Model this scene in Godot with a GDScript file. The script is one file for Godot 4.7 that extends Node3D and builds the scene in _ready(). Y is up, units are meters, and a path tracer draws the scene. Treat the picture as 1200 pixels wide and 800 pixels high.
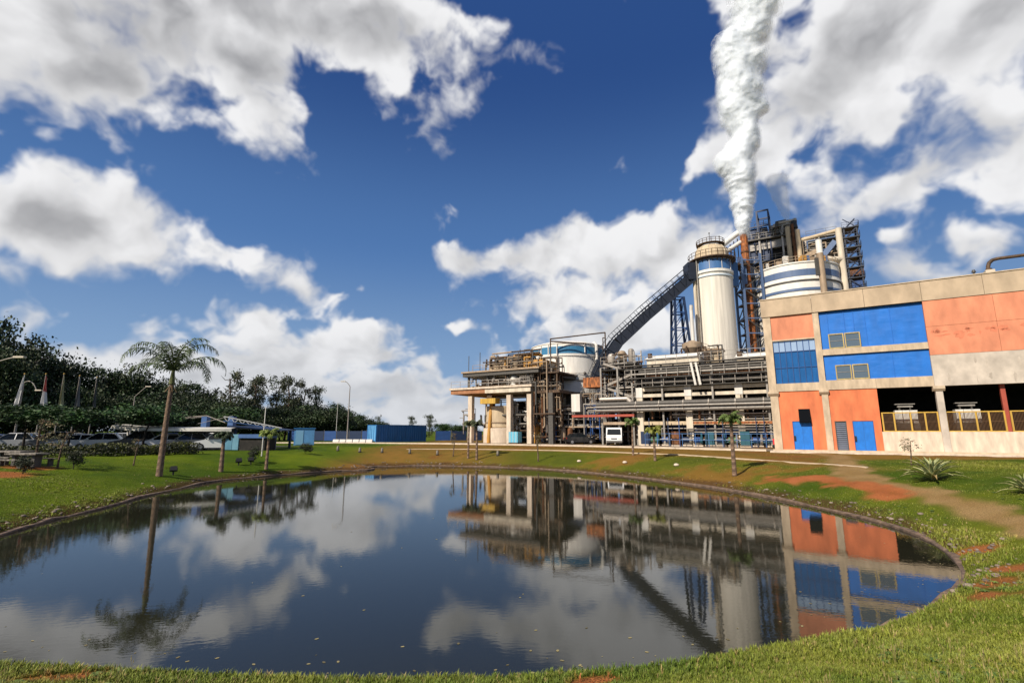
extends Node3D

# ---------------------------------------------------------------- mesh helper
class Mb:
	var v := PackedVector3Array()
	var n := PackedVector3Array()
	var c := PackedColorArray()
	var ix := PackedInt32Array()
	var tint := Color.WHITE
	func quad(a: Vector3, b: Vector3, d: Vector3, e: Vector3) -> void:   # counter-clockwise seen from outside
		var nn := (b - a).cross(e - a)
		if nn.length_squared() < 1e-14: nn = (d - b).cross(e - b)
		nn = nn.normalized()
		var k := v.size()
		v.append_array([a, b, d, e]); n.append_array([nn, nn, nn, nn]); c.append_array([tint, tint, tint, tint])
		ix.append_array([k, k + 2, k + 1, k, k + 3, k + 2])
	func tri(a: Vector3, b: Vector3, d: Vector3) -> void:
		var nn := (b - a).cross(d - a).normalized()
		var k := v.size()
		v.append_array([a, b, d]); n.append_array([nn, nn, nn]); c.append_array([tint, tint, tint])
		ix.append_array([k, k + 2, k + 1])
	func hexa(p: Array) -> void:   # 0-3 bottom ring counter-clockwise from above, 4-7 top ring
		quad(p[3], p[2], p[1], p[0]); quad(p[4], p[5], p[6], p[7])
		for i in 4: quad(p[i], p[(i + 1) % 4], p[4 + (i + 1) % 4], p[4 + i])
	func box(o: Vector3, s: Vector3, b := Basis.IDENTITY) -> void:
		var h := s / 2
		var p := []
		for y in [-1, 1]:
			for q in [Vector2(-1, 1), Vector2(1, 1), Vector2(1, -1), Vector2(-1, -1)]:
				p.append(o + b * Vector3(q.x * h.x, y * h.y, q.y * h.z))
		hexa(p)
	func bx(x0: float, x1: float, y0: float, y1: float, z0: float, z1: float) -> void:
		box(Vector3(x0 + x1, y0 + y1, z0 + z1) / 2, Vector3(x1 - x0, y1 - y0, z1 - z0))
	func bar(a: Vector3, b: Vector3, w: float, h := -1.0) -> void:
		if h < 0: h = w
		var d := b - a
		var up := Vector3.UP if absf(d.normalized().y) < 0.98 else Vector3.RIGHT
		var s := d.cross(up).normalized()
		var z := -d.normalized()
		box((a + b) / 2, Vector3(w, h, d.length()), Basis(s, z.cross(s), z))
	func cyl(a: Vector3, b: Vector3, ra: float, rb := -1.0, seg := 12, caps := true) -> void:
		if rb < 0: rb = ra
		var d := (b - a).normalized()
		var s := d.cross(Vector3.UP if absf(d.y) < 0.95 else Vector3.RIGHT).normalized()
		var t := s.cross(d)
		var k := v.size()
		var sl := (ra - rb) / maxf((b - a).length(), 1e-5)
		for i in seg + 1:
			var an := TAU * i / seg
			var o := s * cos(an) - t * sin(an)
			var nn := (o + d * sl).normalized()
			v.append(a + o * ra); v.append(b + o * rb); n.append(nn); n.append(nn); c.append(tint); c.append(tint)
		for i in seg:
			var q := k + i * 2
			ix.append_array([q, q + 1, q + 3, q, q + 3, q + 2])
		if caps:
			for e in 2:
				var k2 := v.size()
				var nd := d * (1.0 if e else -1.0)
				for i in seg:
					var an := TAU * i / seg
					v.append((b if e else a) + (s * cos(an) - t * sin(an)) * (rb if e else ra)); n.append(nd); c.append(tint)
				for i in range(1, seg - 1):
					ix.append_array([k2, k2 + i, k2 + i + 1] if not e else [k2, k2 + i + 1, k2 + i])
	func tube(pts: Array, r: float, seg := 8) -> void:
		for i in pts.size() - 1:
			cyl(pts[i], pts[i + 1], r, r, seg, true)
			if i: ball(pts[i], r, 6, 4)
	func ball(o: Vector3, r: float, seg := 12, rings := 6, sy := 1.0) -> void:
		var pr := []
		for i in rings + 1:
			var a := -PI / 2 + PI * i / rings
			pr.append(Vector2(cos(a) * r, sin(a) * r * sy))
		lathe(pr, o, seg)
	func lathe(pr: Array, o := Vector3.ZERO, seg := 24, hard := false) -> void:   # profile (radius, y) from the bottom up
		for j in pr.size() - 1:
			var p0: Vector2 = pr[j]
			var p1: Vector2 = pr[j + 1]
			var t0: Vector2 = p1 - p0
			var t1 := t0
			if not hard:
				if j > 0: t0 = (p1 - pr[j - 1])
				if j < pr.size() - 2: t1 = (pr[j + 2] - p0)
			var k := v.size()
			for i in seg + 1:
				var an := TAU * i / seg
				var e := Vector3(cos(an), 0, sin(an))
				v.append(o + e * p0.x + Vector3(0, p0.y, 0)); v.append(o + e * p1.x + Vector3(0, p1.y, 0))
				n.append((e * t0.y - Vector3(0, t0.x, 0)).normalized()); n.append((e * t1.y - Vector3(0, t1.x, 0)).normalized())
				c.append(tint); c.append(tint)
			for i in seg:
				var q := k + i * 2
				ix.append_array([q, q + 2, q + 3, q, q + 3, q + 1])
	func prism(poly: Array, o: Vector3, ex: Vector3, ey: Vector3, ez: Vector3) -> void:   # poly (Vector2) along ex, ey, swept along ez
		var pp := PackedVector2Array(poly)
		if Geometry2D.is_polygon_clockwise(pp): pp.reverse()
		if ex.cross(ey).dot(ez) < 0: pp.reverse()
		var f := func(q: Vector2) -> Vector3: return o + ex * q.x + ey * q.y
		var tr := Geometry2D.triangulate_polygon(pp)
		for i in range(0, tr.size(), 3):
			var a: Vector3 = f.call(pp[tr[i]])
			var b: Vector3 = f.call(pp[tr[i + 1]])
			var d: Vector3 = f.call(pp[tr[i + 2]])
			if (b - a).cross(d - a).dot(ez) < 0:
				var sw := b
				b = d; d = sw
			tri(a + ez, b + ez, d + ez); tri(a, d, b)
		for i in pp.size():
			var a: Vector3 = f.call(pp[i])
			var b: Vector3 = f.call(pp[(i + 1) % pp.size()])
			quad(a, b, b + ez, a + ez)
	func mesh() -> ArrayMesh:
		var m := ArrayMesh.new()
		var a := []
		a.resize(Mesh.ARRAY_MAX)
		a[Mesh.ARRAY_VERTEX] = v; a[Mesh.ARRAY_NORMAL] = n; a[Mesh.ARRAY_INDEX] = ix; a[Mesh.ARRAY_COLOR] = c
		m.add_surface_from_arrays(Mesh.PRIMITIVE_TRIANGLES, a)
		return m

# ---------------------------------------------------------------- naming and labels
var used := {}
func numbered(s: String) -> String:
	if not used.has(s):
		used[s] = 0
		return s
	used[s] += 1
	return "%s_%03d" % [s, used[s]]
func thing(called: String, label: String, category: String, at := Vector3.ZERO, turn := 0.0, group := "") -> Node3D:
	var o := Node3D.new()
	o.name = numbered(called); add_child(o); o.position = at; o.rotation.y = turn
	tag(o, label, category, group)
	return o
func tag(o: Node, label: String, category := "", group := "", kind := "") -> void:
	if label: o.set_meta("label", label)
	if category: o.set_meta("category", category)
	if group: o.set_meta("group", group)
	if kind: o.set_meta("kind", kind)
func part(called: String, mb, m: Material, parent: Node = self, at := Vector3.ZERO) -> MeshInstance3D:
	var o := MeshInstance3D.new()
	o.name = numbered(called) if parent == self else called
	o.mesh = mb if mb is Mesh else mb.mesh()
	o.material_override = m
	o.position = at
	parent.add_child(o, true)
	return o
func struct(called: String, mb, m: Material, label := "", category := "") -> MeshInstance3D:
	var o := part(called, mb, m)
	tag(o, label, category, "", "structure")
	return o
func dup(root: Node3D, at: Vector3, turn := 0.0, label := "", s := Vector3.ONE) -> Node3D:
	var r: Node3D = root.duplicate()
	r.name = numbered(String(root.name).trim_suffix("_000")); add_child(r); r.position = at; r.rotation.y = turn; r.scale = s
	if label: r.set_meta("label", label)
	return r

# ---------------------------------------------------------------- materials
var tex := {}
func noise_tex(key: String, freq: float, oct: int, lo: float, hi: float, size := 512, kind := FastNoiseLite.TYPE_SIMPLEX_SMOOTH, normal := false) -> NoiseTexture2D:
	if tex.has(key): return tex[key]
	var t := NoiseTexture2D.new()
	var f := FastNoiseLite.new()
	f.noise_type = kind; f.frequency = freq; f.fractal_octaves = oct; f.seed = key.hash() % 1000; f.fractal_gain = 0.55
	t.noise = f; t.width = size; t.height = size; t.seamless = true
	if normal:
		t.as_normal_map = true; t.bump_strength = hi
	else:
		var g := Gradient.new()
		g.colors = PackedColorArray([Color(lo, lo, lo), Color(hi, hi, hi)])
		t.color_ramp = g
	tex[key] = t
	return t
func mat(lin: Color, rough := 0.75, metal := 0.0, wear := "", s := Vector3(0.2, 0.2, 0.2), relief := 0.0) -> StandardMaterial3D:
	var m := StandardMaterial3D.new()
	m.albedo_color = lin.linear_to_srgb(); m.roughness = rough; m.metallic = metal
	m.uv1_triplanar = true; m.uv1_scale = s
	if wear == "stain": m.albedo_texture = noise_tex("stain", 0.012, 5, 0.8, 1.0)
	if wear == "soft": m.albedo_texture = noise_tex("soft", 0.01, 4, 0.86, 1.0)
	if wear == "heavy": m.albedo_texture = noise_tex("heavy", 0.012, 6, 0.35, 1.0)
	if relief > 0:
		m.heightmap_enabled = true; m.heightmap_texture = noise_tex("relief", 0.05, 4, 0.0, 1.0); m.heightmap_scale = relief
	return m
func L(r: float, g: float, b: float) -> Color: return Color(r, g, b)
var M := {}
func make_materials() -> void:
	var streak := Vector3(0.5, 0.035, 0.5)
	M.concrete = mat(L(0.62, 0.49, 0.35), 0.85, 0, "stain", Vector3(0.25, 0.1, 0.25))
	M.parapet = mat(L(0.56, 0.43, 0.30), 0.85, 0, "stain", Vector3(0.09, 0.05, 0.09))
	M.pale_concrete = mat(L(0.62, 0.54, 0.46), 0.85, 0, "stain", Vector3(0.12, 0.1, 0.12))
	M.pale_wall = mat(L(0.74, 0.61, 0.48), 0.85, 0, "stain", Vector3(0.3, 0.08, 0.3))
	M.orange = mat(L(0.79, 0.215, 0.085), 0.8, 0, "stain", Vector3(0.16, 0.06, 0.16))
	M.orange_panel = mat(L(0.78, 0.29, 0.16), 0.8, 0, "stain", Vector3(0.12, 0.05, 0.12))
	M.blue_sheet = mat(L(0.003, 0.16, 0.62), 0.6, 0, "soft", Vector3(0.15, 0.05, 0.15))
	M.blue_door = mat(L(0.008, 0.18, 0.66), 0.5, 0, "soft", Vector3(0.4, 0.2, 0.4))
	M.blue_pane = mat(L(0.012, 0.11, 0.34), 0.25, 0, "soft", Vector3(0.4, 0.1, 0.4))
	M.glass_light = mat(L(0.34, 0.46, 0.64), 0.08, 0.3)
	M.glass_dark = mat(L(0.05, 0.09, 0.14), 0.08, 0.2)
	M.window_pane = mat(L(0.12, 0.16, 0.2), 0.1, 0.25)
	M.yellow = mat(L(0.62, 0.38, 0.06), 0.55, 0, "stain", streak)
	M.yellow_frame = mat(L(0.55, 0.42, 0.16), 0.55, 0, "stain", streak)
	M.dark = mat(L(0.012, 0.011, 0.01), 0.9)
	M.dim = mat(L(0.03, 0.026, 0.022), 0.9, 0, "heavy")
	M.brown_mesh = mat(L(0.10, 0.045, 0.012), 0.7, 0, "stain")
	M.louvre = mat(L(0.16, 0.18, 0.24), 0.5, 0.3, "stain")
	M.red_steel = mat(L(0.40, 0.07, 0.04), 0.6, 0, "soft")
	M.white = mat(L(0.74, 0.71, 0.66), 0.6, 0, "soft", streak)
	M.silo_white = mat(L(0.85, 0.79, 0.69), 0.7, 0, "stain", Vector3(0.32, 0.012, 0.32))
	M.tank_white = mat(L(0.86, 0.83, 0.77), 0.55, 0, "soft", Vector3(0.2, 0.03, 0.2))
	M.cream = mat(L(0.72, 0.63, 0.50), 0.75, 0, "stain", Vector3(0.2, 0.04, 0.2))
	M.beige = mat(L(0.62, 0.49, 0.33), 0.75, 0, "stain", Vector3(0.25, 0.05, 0.25))
	M.band_blue = mat(L(0.06, 0.17, 0.40), 0.5, 0, "soft", streak)
	M.band_teal = mat(L(0.04, 0.20, 0.38), 0.5, 0, "soft", streak)
	M.band_grey = mat(L(0.10, 0.16, 0.30), 0.5, 0, "soft", streak)
	M.grey = mat(L(0.34, 0.315, 0.285), 0.55, 0.35, "stain", Vector3(0.4, 0.4, 0.4))
	M.grey_dark = mat(L(0.105, 0.097, 0.088), 0.6, 0.2, "stain", Vector3(0.4, 0.4, 0.4))
	M.steel = mat(L(0.36, 0.32, 0.28), 0.5, 0.2, "stain", Vector3(0.6, 0.2, 0.6))
	M.clad = mat(L(0.58, 0.52, 0.46), 0.4, 0.25, "stain", Vector3(0.5, 0.3, 0.5))
	M.rust = mat(L(0.30, 0.12, 0.045), 0.8, 0.1, "heavy", Vector3(0.5, 0.15, 0.5))
	M.brown = mat(L(0.17, 0.10, 0.055), 0.7, 0.1, "heavy", Vector3(0.5, 0.3, 0.5))
	M.navy = mat(L(0.012, 0.03, 0.085), 0.5, 0.1, "soft")
	M.blue_steel = mat(L(0.02, 0.075, 0.25), 0.5, 0.1, "soft")
	M.ochre = mat(L(0.56, 0.28, 0.05), 0.65, 0, "stain")
	M.orange_steel = mat(L(0.62, 0.20, 0.05), 0.7, 0, "heavy", Vector3(0.5, 0.15, 0.5))
	M.conveyor = mat(L(0.022, 0.028, 0.045), 0.5, 0.2, "soft")
	M.teal = mat(L(0.015, 0.085, 0.12), 0.5)
	M.green_paint = mat(L(0.06, 0.13, 0.06), 0.6)
	M.tan_clad = mat(L(0.42, 0.31, 0.21), 0.65, 0.1, "stain", Vector3(0.4, 0.1, 0.4))
	M.water = mat(L(0.0175, 0.0175, 0.011), 0.02)
	M.water.metallic_specular = 0.46
	M.kerb = mat(L(0.30, 0.20, 0.14), 0.9, 0, "heavy", Vector3(0.4, 0.4, 0.4), 1.5)
	M.stone = mat(L(0.36, 0.32, 0.27), 0.9, 0, "heavy", Vector3(0.8, 0.8, 0.8))
	M.foliage = leaf_mat(0.9)
	M.palm_leaf = leaf_mat(1.0)
	M.trunk = mat(L(0.22, 0.145, 0.095), 0.9, 0, "heavy", Vector3(0.6, 2.2, 0.6), 2.0)
	M.palm_trunk = mat(L(0.40, 0.26, 0.175), 0.9, 0, "heavy", Vector3(0.5, 2.6, 0.5), 2.0)
	M.dark_trunk = mat(L(0.05, 0.04, 0.03), 0.9, 0, "heavy", Vector3(0.6, 1.2, 0.6))
	M.tyre = mat(L(0.012, 0.012, 0.013), 0.9)
	M.rim = mat(L(0.4, 0.4, 0.42), 0.35, 0.7)
	M.car_glass = mat(L(0.01, 0.013, 0.016), 0.05)
	M.lamp_glass = mat(L(0.7, 0.68, 0.62), 0.2)
	M.tail = mat(L(0.4, 0.02, 0.015), 0.3)
	M.membrane = mat(L(0.66, 0.64, 0.58), 0.6, 0, "soft")
	M.carport_blue = mat(L(0.05, 0.12, 0.30), 0.5, 0, "soft")
	M.container = mat(L(0.025, 0.16, 0.43), 0.5, 0, "stain", Vector3(0.3, 0.05, 0.3))
	M.black = mat(L(0.012, 0.012, 0.012), 0.5)
	M.paint = {}
	for k in {"silver": L(0.46, 0.47, 0.48), "white": L(0.74, 0.74, 0.73), "black": L(0.012, 0.012, 0.014), "blue": L(0.03, 0.06, 0.16), "grey": L(0.13, 0.135, 0.14), "red": L(0.3, 0.02, 0.02)}:
		var m := mat({"silver": L(0.46, 0.47, 0.48), "white": L(0.74, 0.74, 0.73), "black": L(0.012, 0.012, 0.014), "blue": L(0.03, 0.06, 0.16), "grey": L(0.13, 0.135, 0.14), "red": L(0.3, 0.02, 0.02)}[k], 0.35, 0.3 if k == "silver" or k == "grey" else 0.0)
		m.clearcoat_enabled = true; m.clearcoat = 0.8; m.clearcoat_roughness = 0.08
		M.paint[k] = m
func leaf_mat(t: float) -> StandardMaterial3D:
	var m := StandardMaterial3D.new()
	m.vertex_color_use_as_albedo = true
	m.roughness = 0.65
	m.backlight_enabled = true; m.backlight = Color(0.3, 0.3, 0.3) * t
	return m

# ---------------------------------------------------------------- sky: blue air and clouds, by direction
# each cloud bank: azimuth, elevation, half width, half height (degrees), roll, density, greyness
const CLOUDS := [
	[-41.7,34.7,11.7,6.5,27,1.10,0.50],
	[-48.1,32.4,5.5,4.7,31,1.00,0.35],
	[-31.0,33.8,8.8,6.4,3,1.10,0.50],
	[-25.4,30.9,4.8,4.5,-7,0.55,0.60],
	[-14.4,40.8,9.8,5.3,10,1.00,0.40],
	[-6.2,41.2,6.3,5.4,4,0.95,0.20],
	[-35.8,43.9,21.3,6.8,27,1.20,0.60],
	[-13.0,36.5,4.8,3.7,-21,0.60,0.40],
	[-45.0,17.7,6.3,4.3,17,1.10,0.35],
	[-39.4,18.1,7.8,4.0,2,1.10,0.45],
	[-30.8,17.2,7.7,2.7,-6,1.00,0.30],
	[-25.8,15.1,6.0,2.0,-4,0.90,0.30],
	[-46.7,12.8,1.7,1.6,13,0.80,0.50],
	[-45.2,9.3,4.3,1.8,9,0.95,0.40],
	[-25.9,16.6,4.0,1.8,8,0.70,0.20],
	[-37.8,9.6,2.5,1.1,7,0.60,0.30],
	[-27.9,11.0,7.4,2.4,15,0.95,0.25],
	[-20.5,14.3,3.5,0.9,21,0.50,0.20],
	[-17.2,15.7,1.6,1.1,5,0.85,0.10],
	[-6.8,24.2,3.8,1.8,3,0.50,0.30],
	[5.2,20.4,13.5,3.2,2,0.95,0.30],
	[16.7,20.6,10.0,4.2,-14,1.00,0.30],
	[-3.1,19.7,7.3,1.9,1,0.90,0.15],
	[11.6,15.9,13.2,3.5,2,0.90,0.30],
	[4.1,14.2,6.9,2.2,-1,0.70,0.30],
	[-7.0,11.9,6.3,0.8,1,0.60,0.10],
	[14.3,11.4,11.2,3.4,5,1.00,0.35],
	[10.0,10.6,8.6,2.9,-2,0.90,0.35],
	[-1.0,9.3,3.0,1.4,0,0.50,0.20],
	[-17.4,8.1,8.1,3.4,3,1.05,0.30],
	[-25.0,5.7,7.3,3.6,3,1.00,0.45],
	[-34.8,6.0,7.4,3.2,4,0.90,0.45],
	[-11.7,4.7,8.5,3.8,1,1.00,0.45],
	[-17.1,2.3,25.0,3.7,1,1.00,0.55],
	[-41.7,7.0,5.0,2.2,6,0.80,0.45],
	[-3.9,3.4,5.9,3.9,0,0.95,0.40],
	[0.0,6.3,5.9,2.9,0,0.70,0.40],
	[38.9,34.4,9.9,6.2,-25,1.20,0.35],
	[32.2,30.1,6.3,4.7,5,1.05,0.40],
	[45.2,32.8,7.5,4.5,-29,1.15,0.40],
	[49.5,31.6,3.8,3.4,-32,1.10,0.40],
	[27.7,27.6,5.5,3.2,14,1.00,0.35],
	[40.1,28.4,6.7,2.9,2,0.90,0.45],
	[35.5,25.3,4.4,3.2,19,0.60,0.40],
	[42.7,40.5,14.1,6.1,-31,1.20,0.50],
	[30.8,39.2,4.2,3.9,-21,0.90,0.30],
	[45.7,22.8,4.7,4.0,-9,1.15,0.30],
	[40.5,21.6,4.0,2.1,8,0.90,0.40],
	[47.7,19.7,3.9,2.3,-20,1.05,0.50],
	[45.7,14.7,3.0,2.5,13,0.95,0.35],
	[38.5,17.9,1.8,1.1,-14,0.80,0.30],
	[38.4,14.5,3.1,1.9,-11,0.85,0.40],
	[34.9,20.7,4.1,2.4,-14,0.45,0.30],
	[43.0,12.7,3.3,1.5,-12,0.70,0.40],
	[22.4,27.8,3.8,1.7,23,0.90,0.20],
	[31.9,20.6,2.9,2.5,-12,0.35,0.30],
	[-26.5,41.0,10.2,4.6,18,1.20,0.50],
	[-18.7,42.3,8.5,3.7,13,1.10,0.40],
	[-42.9,29.5,4.1,2.8,-0,0.80,0.40],
	[-38.9,29.9,5.1,2.6,-8,0.80,0.45],
	[10.2,18.8,11.4,3.8,-3,0.90,0.30],
	[-4.1,20.0,5.8,1.7,1,0.90,0.20],
	[-31.2,5.4,10.1,3.4,3,0.95,0.50],
	[-40.9,4.8,5.7,3.0,4,0.90,0.50],
	[-21.1,9.6,10.4,2.6,12,0.95,0.30],
	[-9.6,31.5,2.2,1.9,-24,0.35,0.20],
	[2.7,33.5,1.8,1.2,-2,0.40,0.20],
	[50.4,24.9,2.7,3.6,-27,0.80,0.40],
	[-52.1,26.6,5.2,5.8,30,1.00,0.50],
	[-50.3,15.1,4.3,3.8,17,1.00,0.40],
	[35.4,5.2,3.9,3.2,-4,0.80,0.40],
	[25.3,9.3,9.7,4.5,-4,0.70,0.40]
]
var cloud_c := []
var n_big := FastNoiseLite.new()
var n_fine := FastNoiseLite.new()
var n_soft := FastNoiseLite.new()
var sky_rows := []
const SKY_W := 3072
func dir_of(az: float, el: float) -> Vector3:
	return Vector3(sin(az) * cos(el), sin(el), -cos(az) * cos(el))
func make_sky() -> Sky:
	n_big.noise_type = FastNoiseLite.TYPE_SIMPLEX_SMOOTH; n_big.frequency = 4.2; n_big.fractal_octaves = 6; n_big.fractal_gain = 0.54; n_big.seed = 11
	n_fine.noise_type = FastNoiseLite.TYPE_SIMPLEX_SMOOTH; n_fine.frequency = 1.3; n_fine.fractal_octaves = 4; n_fine.seed = 5
	n_soft.noise_type = FastNoiseLite.TYPE_SIMPLEX_SMOOTH; n_soft.frequency = 3.4; n_soft.fractal_octaves = 3; n_soft.fractal_gain = 0.42; n_soft.seed = 19
	for b in CLOUDS:
		var az := deg_to_rad(b[0])
		var el := deg_to_rad(b[1])
		var c := dir_of(az, el)
		var h := Vector3(cos(az), 0, sin(az))
		var u := h.cross(c)
		var ro := deg_to_rad(b[4])
		cloud_c.append([c, (h * cos(ro) + u * sin(ro)) / deg_to_rad(b[2]), (u * cos(ro) - h * sin(ro)) / deg_to_rad(b[3]), b[5], b[6], b[1]])
	var rows := SKY_W / 4
	sky_rows.resize(rows)
	var id := WorkerThreadPool.add_group_task(sky_row, rows)
	WorkerThreadPool.wait_for_group_task_completion(id)
	var data := PackedByteArray()
	for r in rows: data.append_array(sky_rows[r])
	var low := PackedFloat32Array()
	for i in SKY_W: low.append_array([0.16, 0.15, 0.12])
	var lowb := low.to_byte_array()
	for r in rows: data.append_array(lowb)
	var im := Image.create_from_data(SKY_W, rows * 2, false, Image.FORMAT_RGBF, data)
	sky_rows.clear()
	var pm := PanoramaSkyMaterial.new()
	pm.panorama = ImageTexture.create_from_image(im)
	var s := Sky.new()
	s.sky_material = pm
	return s
func sky_row(r: int) -> void:
	var el := PI / 2 - PI * (r + 0.5) / (SKY_W / 2)
	var out := PackedFloat32Array()
	out.resize(SKY_W * 3)
	var near := []
	for b in cloud_c:
		if absf(b[5] - rad_to_deg(el)) < 30: near.append(b)
	var last := Color()
	for i in SKY_W:
		var az := TAU * (i + 0.5) / SKY_W
		if az > PI: az -= TAU
		var fine: bool = absf(az) < 1.05 and el < 0.95
		if fine or i % 4 == 0 or i == 0:
			last = sky_color(dir_of(az, el), near, rad_to_deg(el))
		out[i * 3] = last.r; out[i * 3 + 1] = last.g; out[i * 3 + 2] = last.b
	sky_rows[r] = out.to_byte_array()
func sky_color(d: Vector3, near: Array, el: float) -> Color:
	# clear air: deep blue overhead, paler towards the horizon
	var t := clampf(el / 60.0, 0, 1)
	var a := Color(0.20, 0.32, 0.50).lerp(Color(0.072, 0.165, 0.37), smoothstep(0.06, 0.36, t))
	a = a.lerp(Color(0.022, 0.064, 0.205), smoothstep(0.28, 0.66, t))
	a = a.lerp(Color(0.36, 0.42, 0.50), smoothstep(7.0, 0.0, el) * 0.6)
	var w := d + Vector3(n_fine.get_noise_3dv(d * 6.0), n_fine.get_noise_3dv(d * 6.0 + Vector3(9, 2, 4)) * 0.8, n_fine.get_noise_3dv(d * 6.0 + Vector3(3, 7, 1))) * 0.025
	var dens := 0.0
	var grey := 0.0
	var gw := 0.001
	var base := 0.0
	for b in near:
		var c: float = w.dot(b[0])
		if c < 0.5: continue
		var x: float = w.dot(b[1])
		var y: float = w.dot(b[2])
		var q := x * x + y * y
		if q > 5.0: continue
		var k: float = b[3] * exp(-q * 0.95)
		dens += k * k * k
		grey += k * b[4]; gw += k; base += k * y
	dens = -0.72 + 1.12 * pow(dens, 0.3333)
	grey /= gw
	base /= gw
	if absf(atan2(d.x, -d.z)) > 0.98 or el > 50.0:   # the rest of the sky carries the same broken cumulus
		var p := d * 2.2 / (absf(d.y) + 0.35)
		var bank := n_fine.get_noise_3d(p.x, p.y, p.z + 40.0) * 2.4 - 0.35
		var m := smoothstep(0.98, 1.12, absf(atan2(d.x, -d.z)))
		m = maxf(m, smoothstep(50.0, 58.0, el))
		dens = lerpf(dens, maxf(bank, -0.75), m); grey = lerpf(grey, 0.4, m); base = lerpf(base, 0.0, m)
	var sq := 1.0 + 1.6 * exp(-el / 9.0)
	var q3 := Vector3(w.x * 1.5, w.y * 2.1 * sq, w.z * 1.5)
	var n0 := n_big.get_noise_3dv(q3)
	var body := dens + n0 * 1.0 - 0.06
	if body < -0.25: return a
	var s0 := n_soft.get_noise_3dv(q3)
	var s1 := n_soft.get_noise_3dv(q3 + Vector3(-0.05, 0.07, 0.03))
	var n1 := n_big.get_noise_3dv(q3 + Vector3(-0.02, 0.025, 0.012))
	var al := smoothstep(-0.25, lerpf(0.42, 0.12, clampf(0.45 + (s0 - s1) * 1.5 + base * 0.35, 0, 1)), body)
	var lit := clampf(0.5 + (s0 - s1) * 1.3 + (n0 - n1) * 1.1 + base * 0.28, 0, 1)
	var thick := smoothstep(0.1, 1.1, body - n0 * 0.5 + s1 * 0.35)
	var shade := 0.86 * clampf(thick * (0.3 + grey * 1.15) * (1.2 - 0.85 * lit) - base * 0.2 * thick, 0, 1)
	var col := Color(0.70, 0.70, 0.71).lerp(Color(0.235, 0.24, 0.26), shade)
	col = col * (0.84 + 0.22 * lit)
	col = col.lerp(Color(0.46, 0.49, 0.54), smoothstep(14.0, 0.0, el) * 0.6)
	return a.lerp(col, al)

# ---------------------------------------------------------------- ground and pond
const WATER := -1.45
const POND := [Vector2(-16.11, -16.42), Vector2(-16.99, -19.13), Vector2(-17.42, -21.98), Vector2(-18.78, -27.26), Vector2(-19.36, -34.15), Vector2(-16.84, -38.76), Vector2(-14.05, -42.01), Vector2(-12.2, -42.9), Vector2(-11.9, -44.0), Vector2(-13.3, -46.3), Vector2(-9.67, -48.07), Vector2(-6.44, -48.07), Vector2(-1.55, -46.39), Vector2(2.94, -43.85), Vector2(8.10, -37.32), Vector2(11.51, -30.08), Vector2(12.89, -24.33), Vector2(13.28, -19.67), Vector2(12.68, -16.16), Vector2(11.41, -13.57), Vector2(10.12, -11.87), Vector2(8.60, -10.6), Vector2(6.8, -9.35), Vector2(5.55, -8.7), Vector2(3.9, -8.15), Vector2(2.45, -7.7), Vector2(1.20, -7.4), Vector2(0.00, -7.22), Vector2(-1.16, -7.15), Vector2(-2.33, -7.15), Vector2(-4.16, -7.3), Vector2(-6.07, -7.5), Vector2(-7.39, -7.65), Vector2(-10.50, -8.30), Vector2(-13.60, -10.00), Vector2(-15.40, -13.00)]
var shore := PackedVector2Array()
var n_gnd := FastNoiseLite.new()
var n_det := FastNoiseLite.new()

func make_shore() -> void:
	n_gnd.frequency = 0.09; n_gnd.fractal_octaves = 4; n_gnd.seed = 3
	n_det.frequency = 0.6; n_det.fractal_octaves = 3; n_det.seed = 8
	var k := POND.size()
	for i in k:
		for s in 3:
			shore.append(POND[i].cubic_interpolate(POND[(i + 1) % k], POND[(i - 1 + k) % k], POND[(i + 2) % k], s / 3.0))
func shore_dist(x: float, z: float) -> float:   # metres outside the pond's edge; negative in the water
	if x < -45 or x > 40 or z < -75 or z > 20: return 20.0
	var p := Vector2(x, z)
	var best := 1e9
	var inside := false
	var k := shore.size()
	var a := shore[k - 1]
	for i in k:
		var b := shore[i]
		var ab := b - a
		var t := clampf((p - a).dot(ab) / ab.length_squared(), 0, 1)
		best = minf(best, p.distance_squared_to(a + ab * t))
		if (a.y > z) != (b.y > z) and x < (b.x - a.x) * (z - a.y) / (b.y - a.y) + a.x: inside = not inside
		a = b
	return -sqrt(best) if inside else sqrt(best)
func height_at(x: float, z: float, d := 1e9) -> float:
	if d > 1e8: d = shore_dist(x, z)
	if d < 0: return WATER - 0.6 * minf(1, -d / 1.5)
	var t := minf(1, d / 10.0)
	var y := WATER + 0.1 * minf(1, d / 0.25) + 1.35 * (1 - (1 - t) * (1 - t))
	var near := smoothstep(70.0, 40.0, Vector2(x, z).length())
	return y + (n_gnd.get_noise_2d(x * 3, z * 3) * 0.09 + n_det.get_noise_2d(x * 2, z * 2) * 0.035) * smoothstep(0.3, 2.0, d) * near * smoothstep(47.0, 40.0, -z - maxf(0, x - 10) * 0.55)
func on_ground(x: float, z: float) -> Vector3: return Vector3(x, height_at(x, z), z)
const PATH := [Vector2(11, -8), Vector2(13.2, -12), Vector2(14.5, -14.7), Vector2(15.8, -17.7), Vector2(16.4, -20.6), Vector2(16.6, -23.7), Vector2(17.6, -26.4), Vector2(19.4, -29.6), Vector2(22, -34), Vector2(24, -37.5), Vector2(24.6, -42)]
func line_dist(p: Vector2, line: Array) -> float:
	var best := 1e9
	for i in line.size() - 1:
		var a: Vector2 = line[i]
		var ab: Vector2 = line[i + 1] - a
		best = minf(best, p.distance_to(a + ab * clampf((p - a).dot(ab) / ab.length_squared(), 0, 1)))
	return best
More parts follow.
